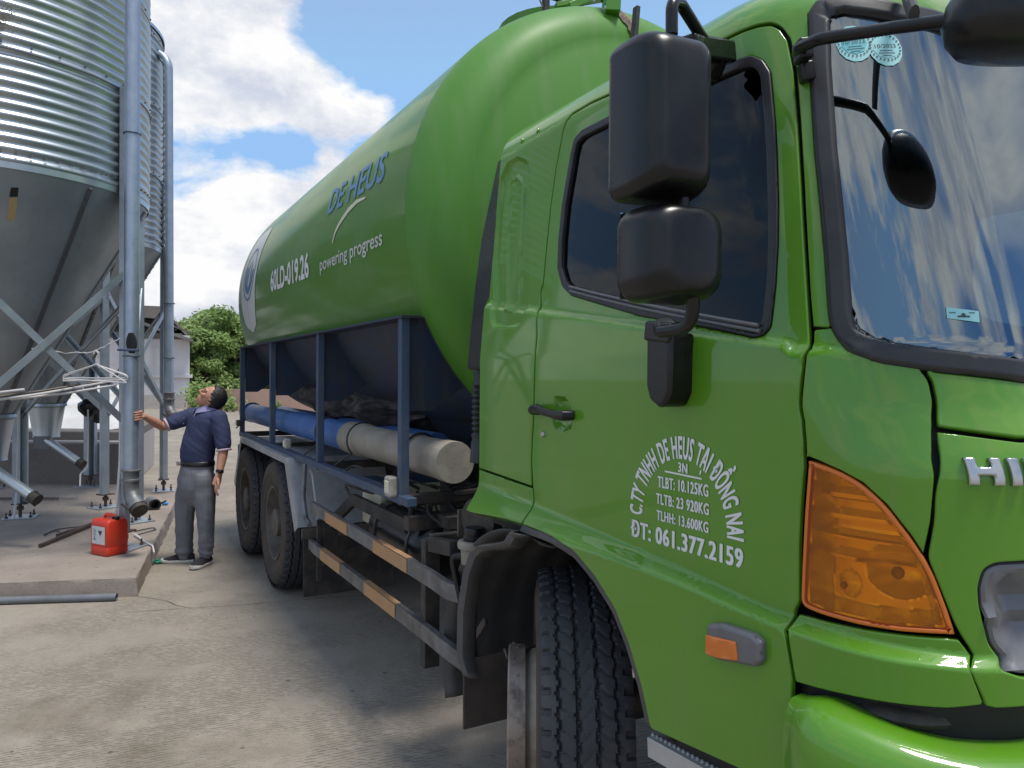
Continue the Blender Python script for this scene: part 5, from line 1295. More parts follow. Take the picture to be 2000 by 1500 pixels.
        ft = MB(); ft.box(f + n * -.045 + Vector((0, 0, zl)), (.15, .13, .012), m3); ft.cyl(f + n * -.045 + Vector((0, 0, z0)), f + n * -.045 + Vector((0, 0, zl)), .017, 10); ft.cyl(f + n * -.045 + Vector((0, 0, zl - .07)), f + n * -.045 + Vector((0, 0, zl - .03)), .034, 6); A('levelling_screw', ft, M['rust'], lo)
        bpl = MB(); bpl.box(f + n * -.045 + Vector((0, 0, z0 + .008)), (.30, .26, .014), m3); bpo = A('base_plate', bpl, M['galvpost'], lo, bevel=.002)
        for i, (u, v) in enumerate(((-.11, .09), (.11, .09), (-.11, -.09), (.11, -.09))):
            an = MB(); p = f + n * (-.045 + v) + t * u + Vector((0, 0, z0)); an.cyl(p, p + Vector((0, 0, .07)), .008, 6); an.cyl(p + Vector((0, 0, .016)), p + Vector((0, 0, .032)), .017, 6); A('anchor_bolt', an, M['rust'], lo)
    for i in range(len(feet)):
        p, q = feet[i], feet[(i + 1) % len(feet)]
        if (p - q).length > 1.9: continue
        for za, zb_ in ((1.23, 2.62), (2.62, 1.23)):
            br = MB(); off_ = (p + q) / 2 - c; off_.normalize(); k = .012 if za < zb_ else -.004
            br.bar(p + Vector((0, 0, za)) + off_ * k, q + Vector((0, 0, zb_)) + off_ * k, .012, .055, Vector((0, 0, 1))); br.bar(p + Vector((0, 0, za - .022)) + off_ * (k - .02), q + Vector((0, 0, zb_ - .022)) + off_ * (k - .02), .04, .008, Vector((0, 0, 1)))
            A('brace', br, M['galvpost'], smooth=0)
    return root, c, A
MATS_feed = mat('feed_grain', (.42, .29, .14), .8, 0, (.36, .25, .12), 40)
s1r, c1_, A1 = silo((-4.74, 6.72), (-7, 53, 113, 173, 233, 293), 'nearest corrugated steel feed silo with a hopper cone and a sight window', 6.05, ((R_(-92), .865, 3), (R_(-20), 1.73, 3), (R_(40), 0, 1.73)), True)
s2r, c2_, A2 = silo((-5.83, 9.30), (-32, 25, (88, .96, 2.5), 150, 210, 270), 'farther corrugated silo behind the first, with a bent fill pipe at its eave', 6.02, ((R_(18), .2, 1.7), (R_(-60), .9, 2.5)))
def fill_pipe(A, pts, r, ang, extra, zbot):
    p = MB(); p.tube(fillet(pts, .22, False, 8), r, 24); po = A('fill_pipe', p, M['galvpipe'], smooth=60)
    b = pts[0]; d = Vector((math.cos(ang), math.sin(ang), 0))
    e = MB(); e.lathe([(r + .002, .06), (r + .018, .055), (r + .018, .045), (r + .004, .04), (r + .004, -.02), (r + .013, -.025), (r + .013, -.04), (r + .003, -.045)], b, (0, 0, 1), 28)
    ep = [b + Vector((0, 0, -.04)), b + Vector((0, 0, -.13)), b + Vector((0, 0, -.20)) + d * .05, b + Vector((0, 0, -.25)) + d * .12]
    e.tube(fillet(ep, .12, False, 6), r + .004, 24); ax = (ep[3] - ep[2]).normalized(); e.tube([ep[3] - ax * .02, ep[3] + ax * .01], r + .016, 24); A('pipe_elbow', e, M['castiron'], po, smooth=50)
    cl = MB(); cl.tube([ep[3] + ax * .005, ep[3] + ax * .05], r + .010, 20); sd_ = Vector((-d.y, d.x, 0))
    for sgn in (-1, 1): cl.bar(ep[3] + ax * .02 + sd_ * sgn * (r + .01), ep[3] - ax * .06 + sd_ * sgn * (r + .05), .02, .014); 
    A('pipe_coupling', cl, M['dark'], po)
    for z in extra:
        k = MB(); k.tube([b + Vector((0, 0, z)) + Vector((math.cos(a), math.sin(a), 0)) * (r + .004) for a in np.linspace(0, 6.0, 22)], .007, 6); A('pipe_clamp', k, M['bluepost'], po)
    return po
pb = at(256, 930, 6.30)
fill_pipe(A1, [pb, Vector((pb.x + .005, pb.y, 6.3)), c1_ + Vector((.7, 0, 6.75))], .060, R_(-38), (1.02, 2.9), 0)
pb2 = at(330, 775, 9.55); ptop = at(328, 118, 9.55)
fill_pipe(A2, [pb2, ptop, at(300, 88, 9.6) + Vector((-.15, 0, .02))], .060, R_(-40), (.5, 1.2), 0)
# drive motor wrapped in plastic under the far silo
mt = MB(); q = at(180, 795, 9.6); mt.ell(q, (.16, .14, .13), 14, 10); mt.ell(q + Vector((.10, -.05, -.08)), (.08, .08, .13), 12, 8); mt.v = [tuple(Vector(p) + Vector((noise.noise(Vector(p) * 14), noise.noise(Vector(p) * 14 + Vector((5, 0, 0))), noise.noise(Vector(p) * 14 + Vector((0, 9, 0))))) * .03) for p in mt.v]
A2('wrapped_motor', mt, M['plastic'], smooth=30)
for (pts, A_) in (([at(172, 800, 9.45), at(171, 880, 9.45), at(170, 915, 9.45), at(157, 925, 9.4), at(156, 950, 9.3)], A2), ([at(38, 775, 7.75), at(36, 850, 7.75), at(33, 960, 7.7), at(27, 1012, 7.6)], A1), ([at(236, 760, 6.5), at(234, 900, 6.5), at(227, 1008, 6.45)], A1)):
    w = MB(); w.tube(fillet(pts, .05, False), .011, 8); A_('conduit', w, M['wire'])

# ------------------------------------------------------------------ small things on and around the slab
def single(name, mb, m, label, cat, group=None, **k):
    v = np.array(mb.v); c = Vector(((v[:, 0].min() + v[:, 0].max()) / 2, (v[:, 1].min() + v[:, 1].max()) / 2, v[:, 2].min()))
    o = obj(name, mb, m, off=c, **k); o.location = c; tag(o, label, cat, group); return o
# red jerrycan
jc = atz(214, 1081, .145); ja = R_(62); jr = empty('jerrycan', jc, ja); tag(jr, 'orange red plastic jerrycan with a white hazard label standing on the slab', 'jerrycan')
def J(name, mb, m, par=jr, **k): return obj(name, mb, m, par, **k)
W2, D2, H2 = .100, .118, .325
jb = MB(); rows = []
for z, k in ((0, .86), (.008, .97), (.02, 1), (.07, 1), (.074, .985), (.082, .985), (.086, 1), (.255, 1), (.275, .985), (.295, .94), (.305, .86), (.308, .70)):
    ring = []; w_, d_ = W2 * k, D2 * (1 - (1 - k) * .7); r = .024
    for q, (sx, sy) in enumerate(((1, 1), (-1, 1), (-1, -1), (1, -1))):
        for j in range(6): a = math.pi / 2 * (q + j / 5); ring.append(Vector((sx * (w_ - r) + r * math.cos(a), sy * (d_ - r) + r * math.sin(a), z)))
    rows.append(ring + [ring[0]])
jb.sheet(rows); jb.add(rows[-1][:-1], [tuple(range(24))]); jb.add(rows[0][:-1], [tuple(range(24))]); J('body', jb, M['red'], smooth=50)
hd = MB(); hd.tube(fillet([Vector((0, -.07, .295)), Vector((0, -.06, .335)), Vector((0, .055, .335)), Vector((0, .075, .295))], .03, False), [(.012, .016)] * len(fillet([Vector((0, -.07, .295)), Vector((0, -.06, .335)), Vector((0, .055, .335)), Vector((0, .075, .295))], .03, False)), 10); J('handle', hd, M['red'], smooth=60)
cp = MB(); cp.lathe([(.028, 0), (.030, .03), (.026, .034), (0, .034)], (0, -.085, .296), (0, 0, 1), 20); J('cap', cp, M['plastic'])
lb_ = MB(); x = -W2 - .0012; lb_.add([(x, -.088, .10), (x, .088, .10), (x, .088, .25), (x, -.088, .25)], [(0, 1, 2, 3)])
lb2 = J('hazard_label', lb_, M['paper'], smooth=0)
x -= .0008; sy = MB(); sy.add([(x, -.055, .215), (x, .005, .215), (x, -.025, .168)], [(0, 1, 2)]);
for i in range(7): sy.add([(x, .03, .225 - i * .008), (x, .075 - .01 * (i % 3), .225 - i * .008), (x, .075 - .01 * (i % 3), .222 - i * .008), (x, .03, .222 - i * .008)], [(0, 1, 2, 3)])
sy.add([(x, .03, .135), (x, .065, .135), (x, .065, .142), (x, .03, .142)], [(0, 1, 2, 3)]); sy.add([(x, .045, .142), (x, .055, .142), (x, .055, .168), (x, .045, .168)], [(0, 1, 2, 3)])
J('label_print', sy, M['ink'], lb2, smooth=0)
# steel bars, grey pipe
for (a, b, lab) in (((78, 1066), (186, 1022), 'rusty square steel bar lying on the slab, its open end nearest the camera'), ((112, 1046), (192, 1020), 'second rusty steel bar lying behind the longer one on the slab')):
    mb = MB(); p, q = atz(*a, .165), atz(*b, .165); mb.bar(p, q, .032, .032); single('steel_bar', mb, M['rust'], lab, 'steel bar', 'loose steel bars on the slab', bevel=.003)
mb = MB(); p, q = atz(228, 1166, .028), atz(-160, 1178, .028); d = (q - p)
mb.tube([p, p + d * .5, q], .028, 20, cap=False); mb.tube([p, p + d * .5, q], .023, 20, cap=False); single('plastic_pipe', mb, M['pvc'], 'long grey plastic pipe lying on the ground along the slab front', 'pipe', smooth=60)
# loose pipe fitting with a round open mouth
ft = MB(); m_ = atz(303, 986, .205); dr = (m_ - atz(278, 968, .215)); dr.z = 0; dr.normalize(); b = m_ - dr * .22
fr = empty('pipe_fitting', Vector((m_.x - dr.x * .1, m_.y - dr.y * .1, .145))); tag(fr, 'loose grey pipe fitting with a dark open mouth lying on the slab edge', 'pipe fitting')
loc = fr.location.copy()
ft.lathe([(.052, -.26), (.062, -.26), (.060, -.1), (.066, -.06), (.066, -.03), (.060, -.025), (.060, 0), (.046, 0), (.046, -.2), (0, -.2)], m_ - loc, dr, 28); obj('fitting_body', ft, M['castiron'], fr, smooth=40)
rg = MB(); rg.lathe([(.046, -.03), (.064, -.03), (.064, .006), (.046, .006), (.046, -.03)], m_ - loc, dr, 28); obj('rubber_ring', rg, M['rubber'], fr, smooth=40)
for sg in (-1, 1):
    lv = MB(); sd_ = Vector((-dr.y, dr.x, 0)) * sg; lv.bar(m_ - loc + sd_ * .06 - dr * .04, m_ - loc + sd_ * .11 + dr * .03 + Vector((0, 0, .04)), .012, .02); obj('lever', lv, M['bolt'], fr)
mb = MB(); p = atz(322, 986, .15); mb.ell(p + Vector((0, 0, .015)), (.04, .03, .02), 10, 6); mb.v = [tuple(Vector(x) + noise.noise_vector(Vector(x) * 40) * .012) for x in mb.v]; single('rag', mb, M['bluerag'], 'small bright blue rag beside the open pipe fitting', 'rag')
# twine, wires
mb = MB(); p = atz(311, 1098, .012); r5 = random.Random(4)
for k in range(16):
    q = [p + Vector((r5.gauss(0, .035), r5.gauss(0, .02), abs(r5.gauss(0, .012)))) for _ in range(5)]; mb.tube(fillet(q, .02, False), .004, 5)
single('twine', mb, M['greennet'], 'tangle of green twine on the ground at the foot of the slab', 'twine', smooth=0)
mb = MB(); mb.tube(fillet([atz(262, 1042, .17), atz(283, 1058, .16), atz(298, 1066, .158), atz(301, 1078, .13), atz(303, 1096, .02)], .03, False), .008, 8); mb.ell(atz(303, 1096, .02), .014, 8, 6); single('earthing_wire', mb, M['wire'], 'pale bent wire running from the silo leg over the slab edge', 'wire')
for i, pts in enumerate((((85, 1044), (110, 1034), (140, 1030), (165, 1028)), ((88, 1046), (100, 1036), (118, 1038), (112, 1048), (130, 1036), (150, 1032)))):
    mb = MB(); mb.tube(fillet([atz(*p, .155) for p in pts], .05, False), .005, 6); single('loose_wire', mb, M['wireblk'], ('thin dark wire lying nearly straight on the slab', 'dark wire lying in a loop on the slab near the steel bars')[i], 'wire', 'loose wires on the slab')
mb = MB(); mb.tube(fillet([atz(262, 1038, .155), atz(300, 1030, .155), atz(305, 1034, .155), atz(270, 1044, .155)], .05, False), .005, 6); single('loose_wire', mb, M['wireblk'], 'short dark wire doubled back beside the pipe foot', 'wire', 'loose wires on the slab')
mb = MB(); pts = []
for k in range(200): x = -20 + 135 * k / 199; pts.append(atz(x, 974, .17) + Vector((0, 0, .022 * math.sin(k * 1.1))))
mb.tube(pts, .004, 5); single('coil_wire', mb, M['rust'], 'thin spring shaped wire stretched along the slab behind the legs', 'wire')
# hanging rods, hangers, cord
rods = [((-90, 786, 5.65), (234, 738, 6.45)), ((-90, 793, 5.60), (226, 743, 6.42)), ((-90, 780, 5.75), (215, 748, 6.6)), ((-90, 772, 5.9), (48, 761, 6.1)), ((20, 780, 5.9), (228, 752, 6.4))]
rl = ('topmost dark rod of the drying rack tied between the silo legs', 'pale rod of the drying rack ending beside the fill pipe', 'thin rod lowest behind the white hangers', 'short thick white rod at the left edge of the rack', 'lower white rod sloping up towards the fill pipe')
for i, (a, b) in enumerate(rods):
    mb = MB(); p, q = at(*a), at(*b); mid = (p + q) / 2 + Vector((0, 0, -.012)); mb.tube(fillet([p, mid, q], 1, False), .010 if i != 3 else .013, 8); single('hanging_rod', mb, M['wire'] if i in (1, 3, 4) else M['rim'], rl[i], 'rod', 'rods of the drying rack')
hx = [((188, 712), (126, 735), (122, 744), (248, 742), (250, 735), 6.10, 'white wire hanger nearest the camera in the bunch on the cord'), ((188, 712), (130, 731), (128, 738), (244, 739), (247, 732), 6.16, 'middle white wire hanger of the bunch, slightly twisted'), ((189, 711), (124, 733), (124, 740), (240, 747), (248, 748), 6.05, 'white wire hanger with its lower bar tilted down to the right')]
for ap, l1, l2, r2, r1, dp, lab in hx:
    mb = MB(); t_ = lambda p, e=0: at(p[0], p[1], dp + e)
    mb.tube(fillet([t_(ap), t_(l1), t_(l2), t_(r2), t_(r1), t_(ap)], .025, False), .0055, 7); mb.tube(fillet([t_(ap), t_((ap[0], ap[1] - 12)), t_((ap[0] + 5, ap[1] - 22)), t_((ap[0] - 2, ap[1] - 27)), t_((ap[0] - 6, ap[1] - 20))], .015, False), .0055, 7)
    single('coat_hanger', mb, M['wire'], lab, 'hanger', 'white wire hangers')
mb = MB(); r6 = random.Random(2); pts = [at(62 + 172 * k / 40, 678 + 10 * math.sin(math.pi * k / 40) + 3 * r6.random() - (0 if k < 28 else (k - 28) * 1.6), 6.2) for k in range(41)]
mb.tube(pts, .005, 6); single('strung_cord', mb, M['wire'], 'thin twisted white cord strung from the brace to the fill pipe', 'cord', smooth=60)
mb = MB(); rows = []
for i in range(12):
    v = i / 11; y = 650 + 40 * v; w = (2.0 + 11 * math.sin(math.pi * min(1, v * .75 + .12)) ) ; rows.append([at(256 + w * math.cos(a) * .85 + 1.5 * v, y, 6.19 + .02 * math.sin(a)) for a in np.linspace(0, 2 * math.pi, 14)])
mb.sheet(rows); single('cloth_bag', mb, M['cloth'], 'small black cloth bag tied to the fill pipe', 'bag', smooth=60)
mb = MB(); mb.tube([at(230, 683, 6.16), at(271, 684, 6.16)], .011, 10); single('blue_rod', mb, M['bluepost'], 'short dark blue rod stuck behind the black bag on the pipe', 'rod')

# ------------------------------------------------------------------ building, wall, trees
BO = at(370, 731, 38.0); BO = (BO.x, 38.0, 0); bd = empty('white_building', BO, R_(23)); tag(bd, 'white plastered building with grey roofs beyond the silos', 'building')
def B(name, mb, m, **k): return obj(name, mb, m, bd, off=BO, **k)
YB = 38.0
xr = at(370, 700, YB).x; zt = at(370, 663, YB).z
mb = MB(); mb.box((xr - 5, YB + 4, zt / 2 + .1), (10, 8, zt + .2)); B('wall', mb, M['wallwhite'])
mb = MB(); zc_ = at(370, 735, YB).z; mb.box((xr - 5, YB - .06, zc_), (10.3, .14, .16)); mb.box((xr + .06, YB + 4, zc_), (.14, 8.1, .16)); B('string_course', mb, M['wallwhite'], bevel=.01)
mb = MB(); mb.box((xr - 5, YB - .03, .35), (10.06, .08, .7)); B('plinth', mb, M['pale'])
M['nightdark'] = mat('dark_opening', (.02, .02, .022), .8)
mb = MB(); mb.box((xr - 5.15, YB - .03, zt + .14), (9.6, .1, .30)); B('eave_shade_strip', mb, M['roof'])  # dark strip added for the shade under the roof overhang
def roofsheet(pts, y0, y1, th, name):
    mb = MB(); q = [at(x, y, YB) for x, y in pts]; n = 40; rows = []
    for i in range(len(q) - 1): mb.add([(q[i].x, y0, q[i].z), (q[i + 1].x, y0, q[i + 1].z), (q[i + 1].x, y1, q[i + 1].z), (q[i].x, y1, q[i].z), (q[i].x, y0, q[i].z + th), (q[i + 1].x, y0, q[i + 1].z + th), (q[i + 1].x, y1, q[i + 1].z + th), (q[i].x, y1, q[i].z + th)], [(0, 1, 2, 3), (4, 5, 6, 7), (0, 1, 5, 4), (1, 2, 6, 5), (2, 3, 7, 6), (3, 0, 4, 7)])
    B(name, mb, M['roof'], smooth=0)
roofsheet([(100, 560), (325, 652), (376, 669)], YB - .9, YB + 8.8, .14, 'roof')
mb = MB(); mb.box((at(318, 640, YB).x - 6, YB + 5, zt + .9), (12, 5, 1.9)); B('upper_wall', mb, M['wallc'])
roofsheet([(60, 600), (338, 624), (364, 654)], YB + 1.0, YB + 9, .16, 'upper_roof')
for k in range(5):
    mb = MB(); q = at(332 + k * 6, 640 + k * 2, YB); mb.bar((q.x - .4, YB - .2 + k * .1, q.z + .3), (q.x + .5, YB + .1 + k * .1, q.z - .05), .10, .06); B('rafter', mb, M['rim'])
mb = MB(); mb.box((xr - 1.55, YB - .02, 2.35), (1.0, .05, 1.5)); B('shutter', mb, M['wallwhite'], bevel=.01)
mb = MB(); q0, q1 = at(196, 722, 20), at(214, 668, 20)
pw = empty('boundary_wall', (-8, 35.6, 0)); tag(pw, 'low salmon pink boundary wall in front of the trees', 'wall')
mb = MB(); x0, x1 = at(366, 780, 35.5).x, 24.0; mb.box(((x0 + x1) / 2, 35.6, .53), (x1 - x0, .18, 1.06)); obj('wall_panel', mb, M['pink'], pw, off=(-8, 35.6, 0))
for i in range(14):
    mb = MB(); mb.box((x0 + 1.3 + i * 2.9, 35.58, .55), (.16, .24, 1.12)); obj('wall_pier', mb, M['pink'], pw, off=(-8, 35.6, 0))
def leafmat(name, a, b):
    m = bpy.data.materials.new(name); m.use_nodes = True; nt = m.node_tree; N = nt.nodes.new; L = nt.links.new; bs = nt.nodes['Principled BSDF']; bs.inputs['Roughness'].default_value = .65; bs.inputs['Specular IOR Level'].default_value = .3
    tc = N('ShaderNodeTexCoord'); n = N('ShaderNodeTexNoise'); n.inputs['Scale'].default_value = 1.6; n.inputs['Detail'].default_value = 8; L(tc.outputs['Object'], n.inputs['Vector'])
    r = N('ShaderNodeMapRange'); r.inputs[1].default_value = .35; r.inputs[2].default_value = .65; L(n.outputs['Fac'], r.inputs[0]); mx = N('ShaderNodeMix'); mx.data_type = 'RGBA'; mx.inputs[6].default_value = (*a, 1); mx.inputs[7].default_value = (*b, 1); L(r.outputs[0], mx.inputs[0]); L(mx.outputs[2], bs.inputs['Base Color'])
    tr = N('ShaderNodeBsdfTranslucent'); L(mx.outputs[2], tr.inputs[0]); ms = N('ShaderNodeMixShader'); ms.inputs[0].default_value = .35; L(bs.outputs[0], ms.inputs[1]); L(tr.outputs[0], ms.inputs[2]); L(ms.outputs[0], nt.nodes['Material Output'].inputs[0]); return m
LM = [leafmat('foliage_mid', (.19, .29, .08), (.27, .38, .13)), leafmat('foliage_light', (.26, .36, .12), (.37, .47, .19)), leafmat('foliage_dark', (.14, .20, .075), (.20, .27, .11))]
def crown_mesh(seed, H, W, nl, ls, base=.12):
    r = random.Random(seed); mb = MB(); blobs = []
    for k in range(26):
        a = r.random() * 6.283; h = base + (1 - base) * r.random() ** .8; rad = W * (.95 - .55 * h) * math.sqrt(r.random()); blobs.append((Vector((rad * math.cos(a), rad * math.sin(a), h * H * .93)), W * r.uniform(.20, .40)))
    for k in range(nl):
        c, br = blobs[r.randrange(26)]; d = Vector((r.gauss(0, 1), r.gauss(0, 1), r.gauss(0, 1))).normalized(); p = c + Vector((d.x, d.y, d.z * .75)) * br * (r.random() ** .35) * r.uniform(.8, 1.2)
        s = ls * r.uniform(.6, 1.35); n = (d + Vector((r.gauss(0, .6), r.gauss(0, .6), r.gauss(.4, .6)))).normalized(); t = n.orthogonal().normalized(); t = Matrix.Rotation(r.random() * 6.28, 3, n) @ t; b = n.cross(t)
        mb.add([p - t * s, p + b * s * .42, p + t * s, p - b * s * .42], [(0, 1, 2, 3)])
    return mb
protos = {}
def tree(x, y, H, W, kind, label, seed, rz):
    key = (seed, kind)
    root = empty('broadleaf_tree', (x, y, 0), rz); tag(root, label, 'tree', 'trees beyond the boundary wall')
    if key not in protos:
        cm = crown_mesh(seed, 6.0, 2.3, 11000, .135); co = obj('crown', cm, LM[kind], root, smooth=0, fixn=False)
        tm = MB(); r = random.Random(seed + 50); tm.tube([Vector((0, 0, 0)), Vector((.05, .03, 1.2)), Vector((-.06, .04, 2.6)), Vector((.02, 0, 4.6))], [.17, .13, .10, .04], 10)
        for k in range(7):
            a = r.random() * 6.28; z = 1.2 + 2.6 * r.random(); e = Vector((math.cos(a), math.sin(a), .9)) * r.uniform(.9, 1.6); tm.tube([Vector((0, 0, z)), Vector((0, 0, z)) + e * .5 + Vector((0, 0, -.05)), Vector((0, 0, z)) + e], [.06, .04, .015], 6)
        to = obj('trunk', tm, M['bark'], root, smooth=60); protos[key] = (co.data, to.data)
    else:
        for nm, d in zip(('crown', 'trunk'), protos[key]): o = bpy.data.objects.new(nm, d); col.objects.link(o); o.parent = root
    root.scale = (W / 2.3, W / 2.3, H / 6.0); return root
tl = [(322, 47, 5.0, 2.3, 1), (352, 44, 5.1, 2.4, 1), (372, 52, 5.6, 2.6, 0), (398, 41, 4.3, 2.0, 0), (412, 50, 6.2, 2.8, 1), (440, 46, 5.4, 2.4, 2), (462, 43, 5.6, 2.5, 0), (486, 50, 6.4, 2.9, 1), (512, 45, 5.2, 2.5, 2), (545, 47, 5.6, 2.7, 0), (590, 46, 5.8, 2.7, 2), (640, 48, 5.6, 2.8, 0), (298, 56, 5.6, 2.6, 2), (430, 60, 7.0, 3.2, 2), (380, 62, 6.2, 3.0, 2), (475, 62, 7.0, 3.2, 2)]
names = ['bright green tree rising beside the white building', 'light tree just right of the building roof', 'mid green tree right of the white building corner', 'small mid green tree behind the boundary wall left of the man', 'tall pale green tree with a feathery top above the man', 'dark tree directly behind the man', 'mid green tree next to the rear of the tank', 'tallest pale tree against the rear of the tank', 'dark tree seen between the rear frame posts', 'mid green tree behind the rear blue gussets', 'dark tree behind the truck frame', 'mid green tree farthest right behind the truck', 'dark tree behind the building roof', 'broad dark tree deep behind the others above the man', 'wide dark tree at the back above the building corner', 'wide dark tree at the back behind the tank end']
for i, ((px, d, H, W, kd), nm) in enumerate(zip(tl, names)):
    p = at(px, 731, d); tree(p.x, p.y, H, W, kd, nm, 20 + (i % 5), i * 1.3)
def weed(px, d, H, n, label, nm='weed', lm=0):
    p = at(px, 731, d); r = random.Random(px); root = empty(nm, (p.x, p.y, 0)); tag(root, label, 'weeds' if nm == 'weed' else 'shrub', 'plants along the boundary wall'); mb = MB(); st = MB()
    for k in range(9):
        a = r.random() * 6.28; e = Vector((math.cos(a) * .4, math.sin(a) * .4, 1)) * H * r.uniform(.6, 1.05); st.tube([Vector((0, 0, 0)), e * .5 + Vector((0, 0, .05)), e], [.012, .009, .004], 5)
        for j in range(n // 9):
            q = e * r.uniform(.3, 1.05) + Vector((r.gauss(0, .12), r.gauss(0, .12), r.gauss(0, .06))) * H; s = .10 * r.uniform(.6, 1.3); t = Vector((r.gauss(0, 1), r.gauss(0, 1), r.gauss(0, .6))).normalized(); b = t.orthogonal().normalized(); mb.add([q - t * s, q + b * s * .4, q + t * s, q - b * s * .4], [(0, 1, 2, 3)])
    obj('foliage', mb, LM[lm], root, smooth=0, fixn=False); obj('stem', st, M['bark'], root)
for a in ((378, 34.6, 1.5, 420, 'leafy shrub growing against the white building corner', 'shrub', 0), (392, 34.9, 1.2, 320, 'lower shrub left of the man in front of the pink wall', 'shrub', 1), (384, 34.0, .7, 180, 'yellowish weeds at the foot of the shrub', 'weed', 1), (432, 34.9, 1.3, 260, 'shrub rising behind the head of the man', 'shrub', 1), (444, 34.4, .8, 200, 'weeds at the wall foot right of the man', 'weed', 1), (456, 34.6, .5, 140, 'small weed clump left of the rear frame post', 'weed', 1), (478, 34.7, .45, 140, 'small weed clump behind the rear frame posts', 'weed', 1), (540, 34.8, .5, 140, 'small weed clump under the tarpaulin bundle', 'weed', 0)): weed(a[0], a[1], a[2], a[3], a[4], a[5], a[6])

# straw nest caught on the near silo
mb = MB(); d = pray(6, 34); nc = None
for k in np.linspace(4, 10, 1500):
    q = CAM + d * k
    if math.hypot(q.x - c1_.x, q.y - c1_.y) < RS + .03: nc = q; break
r9 = random.Random(9)
for k in range(60):
    a = nc + Vector((r9.gauss(0, .05), r9.gauss(-.02, .015), r9.gauss(0, .045))); e = Vector((r9.gauss(0, .05), r9.gauss(0, .02), r9.gauss(0, .05))); mb.tube([a, a + e * .5 + Vector((0, -.01, 0)), a + e], .003, 4)
single('straw_nest', mb, M['beige'], 'small straw bird nest stuck to the wall of the nearest silo', 'nest', smooth=0)
# ------------------------------------------------------------------ the man
PX0 = at(384, 1100, 6.60); man = empty('person', (PX0.x, PX0.y, 0)); MO = man.location.copy()
tag(man, 'person in navy polo shirt and grey trousers looking up with one hand on the pipe', 'person')
def Q(px, py, dy=0.): return at(px, py, 6.60 + dy)
YAW = R_(36)
def loft(mb, rings, n=28, caps=True):
    rows = []
    for c, rx, ry, yaw, *tl in rings:
        nrm = Vector(tl[0]).normalized() if tl else Vector((0, 0, 1)); x = Vector((math.cos(yaw), -math.sin(yaw), 0)); x = (x - nrm * x.dot(nrm)).normalized(); y = nrm.cross(x)
        rows.append([Vector(c) + x * (rx * math.cos(a)) + y * (ry * math.sin(a)) for a in np.linspace(0, 2 * math.pi, n + 1)])
    mb.sheet(rows)
    if caps: mb.add(rows[0][:-1], [tuple(range(n))]); mb.add(rows[-1][:-1], [tuple(range(n))])
def fuse(name, mb, m, vox, parent, it=3, disp=None, cut=None):
    me = bpy.data.meshes.new('tmp'); me.from_pydata([tuple(p) for p in mb.v], [], mb.f); bm = bmesh.new(); bm.from_mesh(me); bmesh.ops.remove_doubles(bm, verts=bm.verts, dist=1e-5); bmesh.ops.recalc_face_normals(bm, faces=bm.faces); bm.to_mesh(me); bm.free()
    o = bpy.data.objects.new('tmp', me); col.objects.link(o); k = o.modifiers.new('r', 'REMESH'); k.mode = 'VOXEL'; k.voxel_size = vox
    k = o.modifiers.new('s', 'SMOOTH'); k.iterations = it; k.factor = .5
    bpy.context.view_layer.update(); ev = o.evaluated_get(bpy.context.evaluated_depsgraph_get()); me2 = bpy.data.meshes.new_from_object(ev); bpy.data.objects.remove(o)
    if disp:
        nr = [v.normal.copy() for v in me2.vertices]
        for v, n_ in zip(me2.vertices, nr): v.co += n_ * disp(v.co)
    for v in me2.vertices: v.co -= MO
    me2.name = name; me2.materials.clear(); me2.materials.append(m); me2.shade_smooth(); r = bpy.data.objects.new(name, me2); col.objects.link(r); r.parent = parent; return r
def chain(mb, pts, rad, n=14):
    q = [Vector(p) for p in pts]; mb.tube(q, rad, n)
    for p, r in ((q[0], rad[0]), (q[-1], rad[-1])): mb.ell(p, min(r) if isinstance(r, tuple) else r, n, 8)
    for p, r in zip(q[1:-1], rad[1:-1]): mb.ell(p, (min(r) if isinstance(r, tuple) else r) * .99, n, 8)
Hc = Q(412, 777, -.02); f = Vector((-.62, -.38, .68)).normalized(); u_ = Vector((.70, .05, .70)); u_ = (u_ - f * u_.dot(f)).normalized(); s_ = f.cross(u_)
hp = lambda a, b, c: Hc + f * a + u_ * b + s_ * c
Rh = Matrix((f, s_, u_)).transposed()
bd_ = MB()
bd_.ell(hp(-.012, .018, 0), (.098, .077, .098), 24, 16, Rh); bd_.ell(hp(.030, -.050, 0), (.062, .058, .068), 20, 14, Rh); bd_.ell(hp(.055, -.095, 0), (.028, .030, .022), 14, 10, Rh)
bd_.ell(hp(.076, .028, 0), (.020, .052, .018), 14, 8, Rh)                                       # brow
chain(bd_, [hp(.086, .022, 0), hp(.104, -.012, 0), hp(.107, -.020, 0)], [.009, .012, .013], 10); bd_.ell(hp(.094, -.022, .013), .009, 10, 6); bd_.ell(hp(.094, -.022, -.013), .009, 10, 6)
bd_.ell(hp(.086, -.052, 0), (.010, .024, .006), 12, 8, Rh); bd_.ell(hp(.084, -.063, 0), (.010, .021, .006), 12, 8, Rh)      # lips
for sg in (-1, 1):
    bd_.ell(hp(.066, -.015, sg * .040), (.024, .020, .022), 12, 8, Rh)                          # cheeks
    bd_.ell(hp(-.010, -.012, sg * .080), (.020, .010, .032), 12, 8, Rh)                         # ears
Nk = Q(404, 803, 0)
chain(bd_, [hp(-.035, -.06, 0), Nk, Nk + Vector((-.01, 0, -.08))], [.058, .060, .075], 18)
chain(bd_, [Q(401, 825), Q(390, 870), Q(383, 915)], [.10, .105, .11], 18)
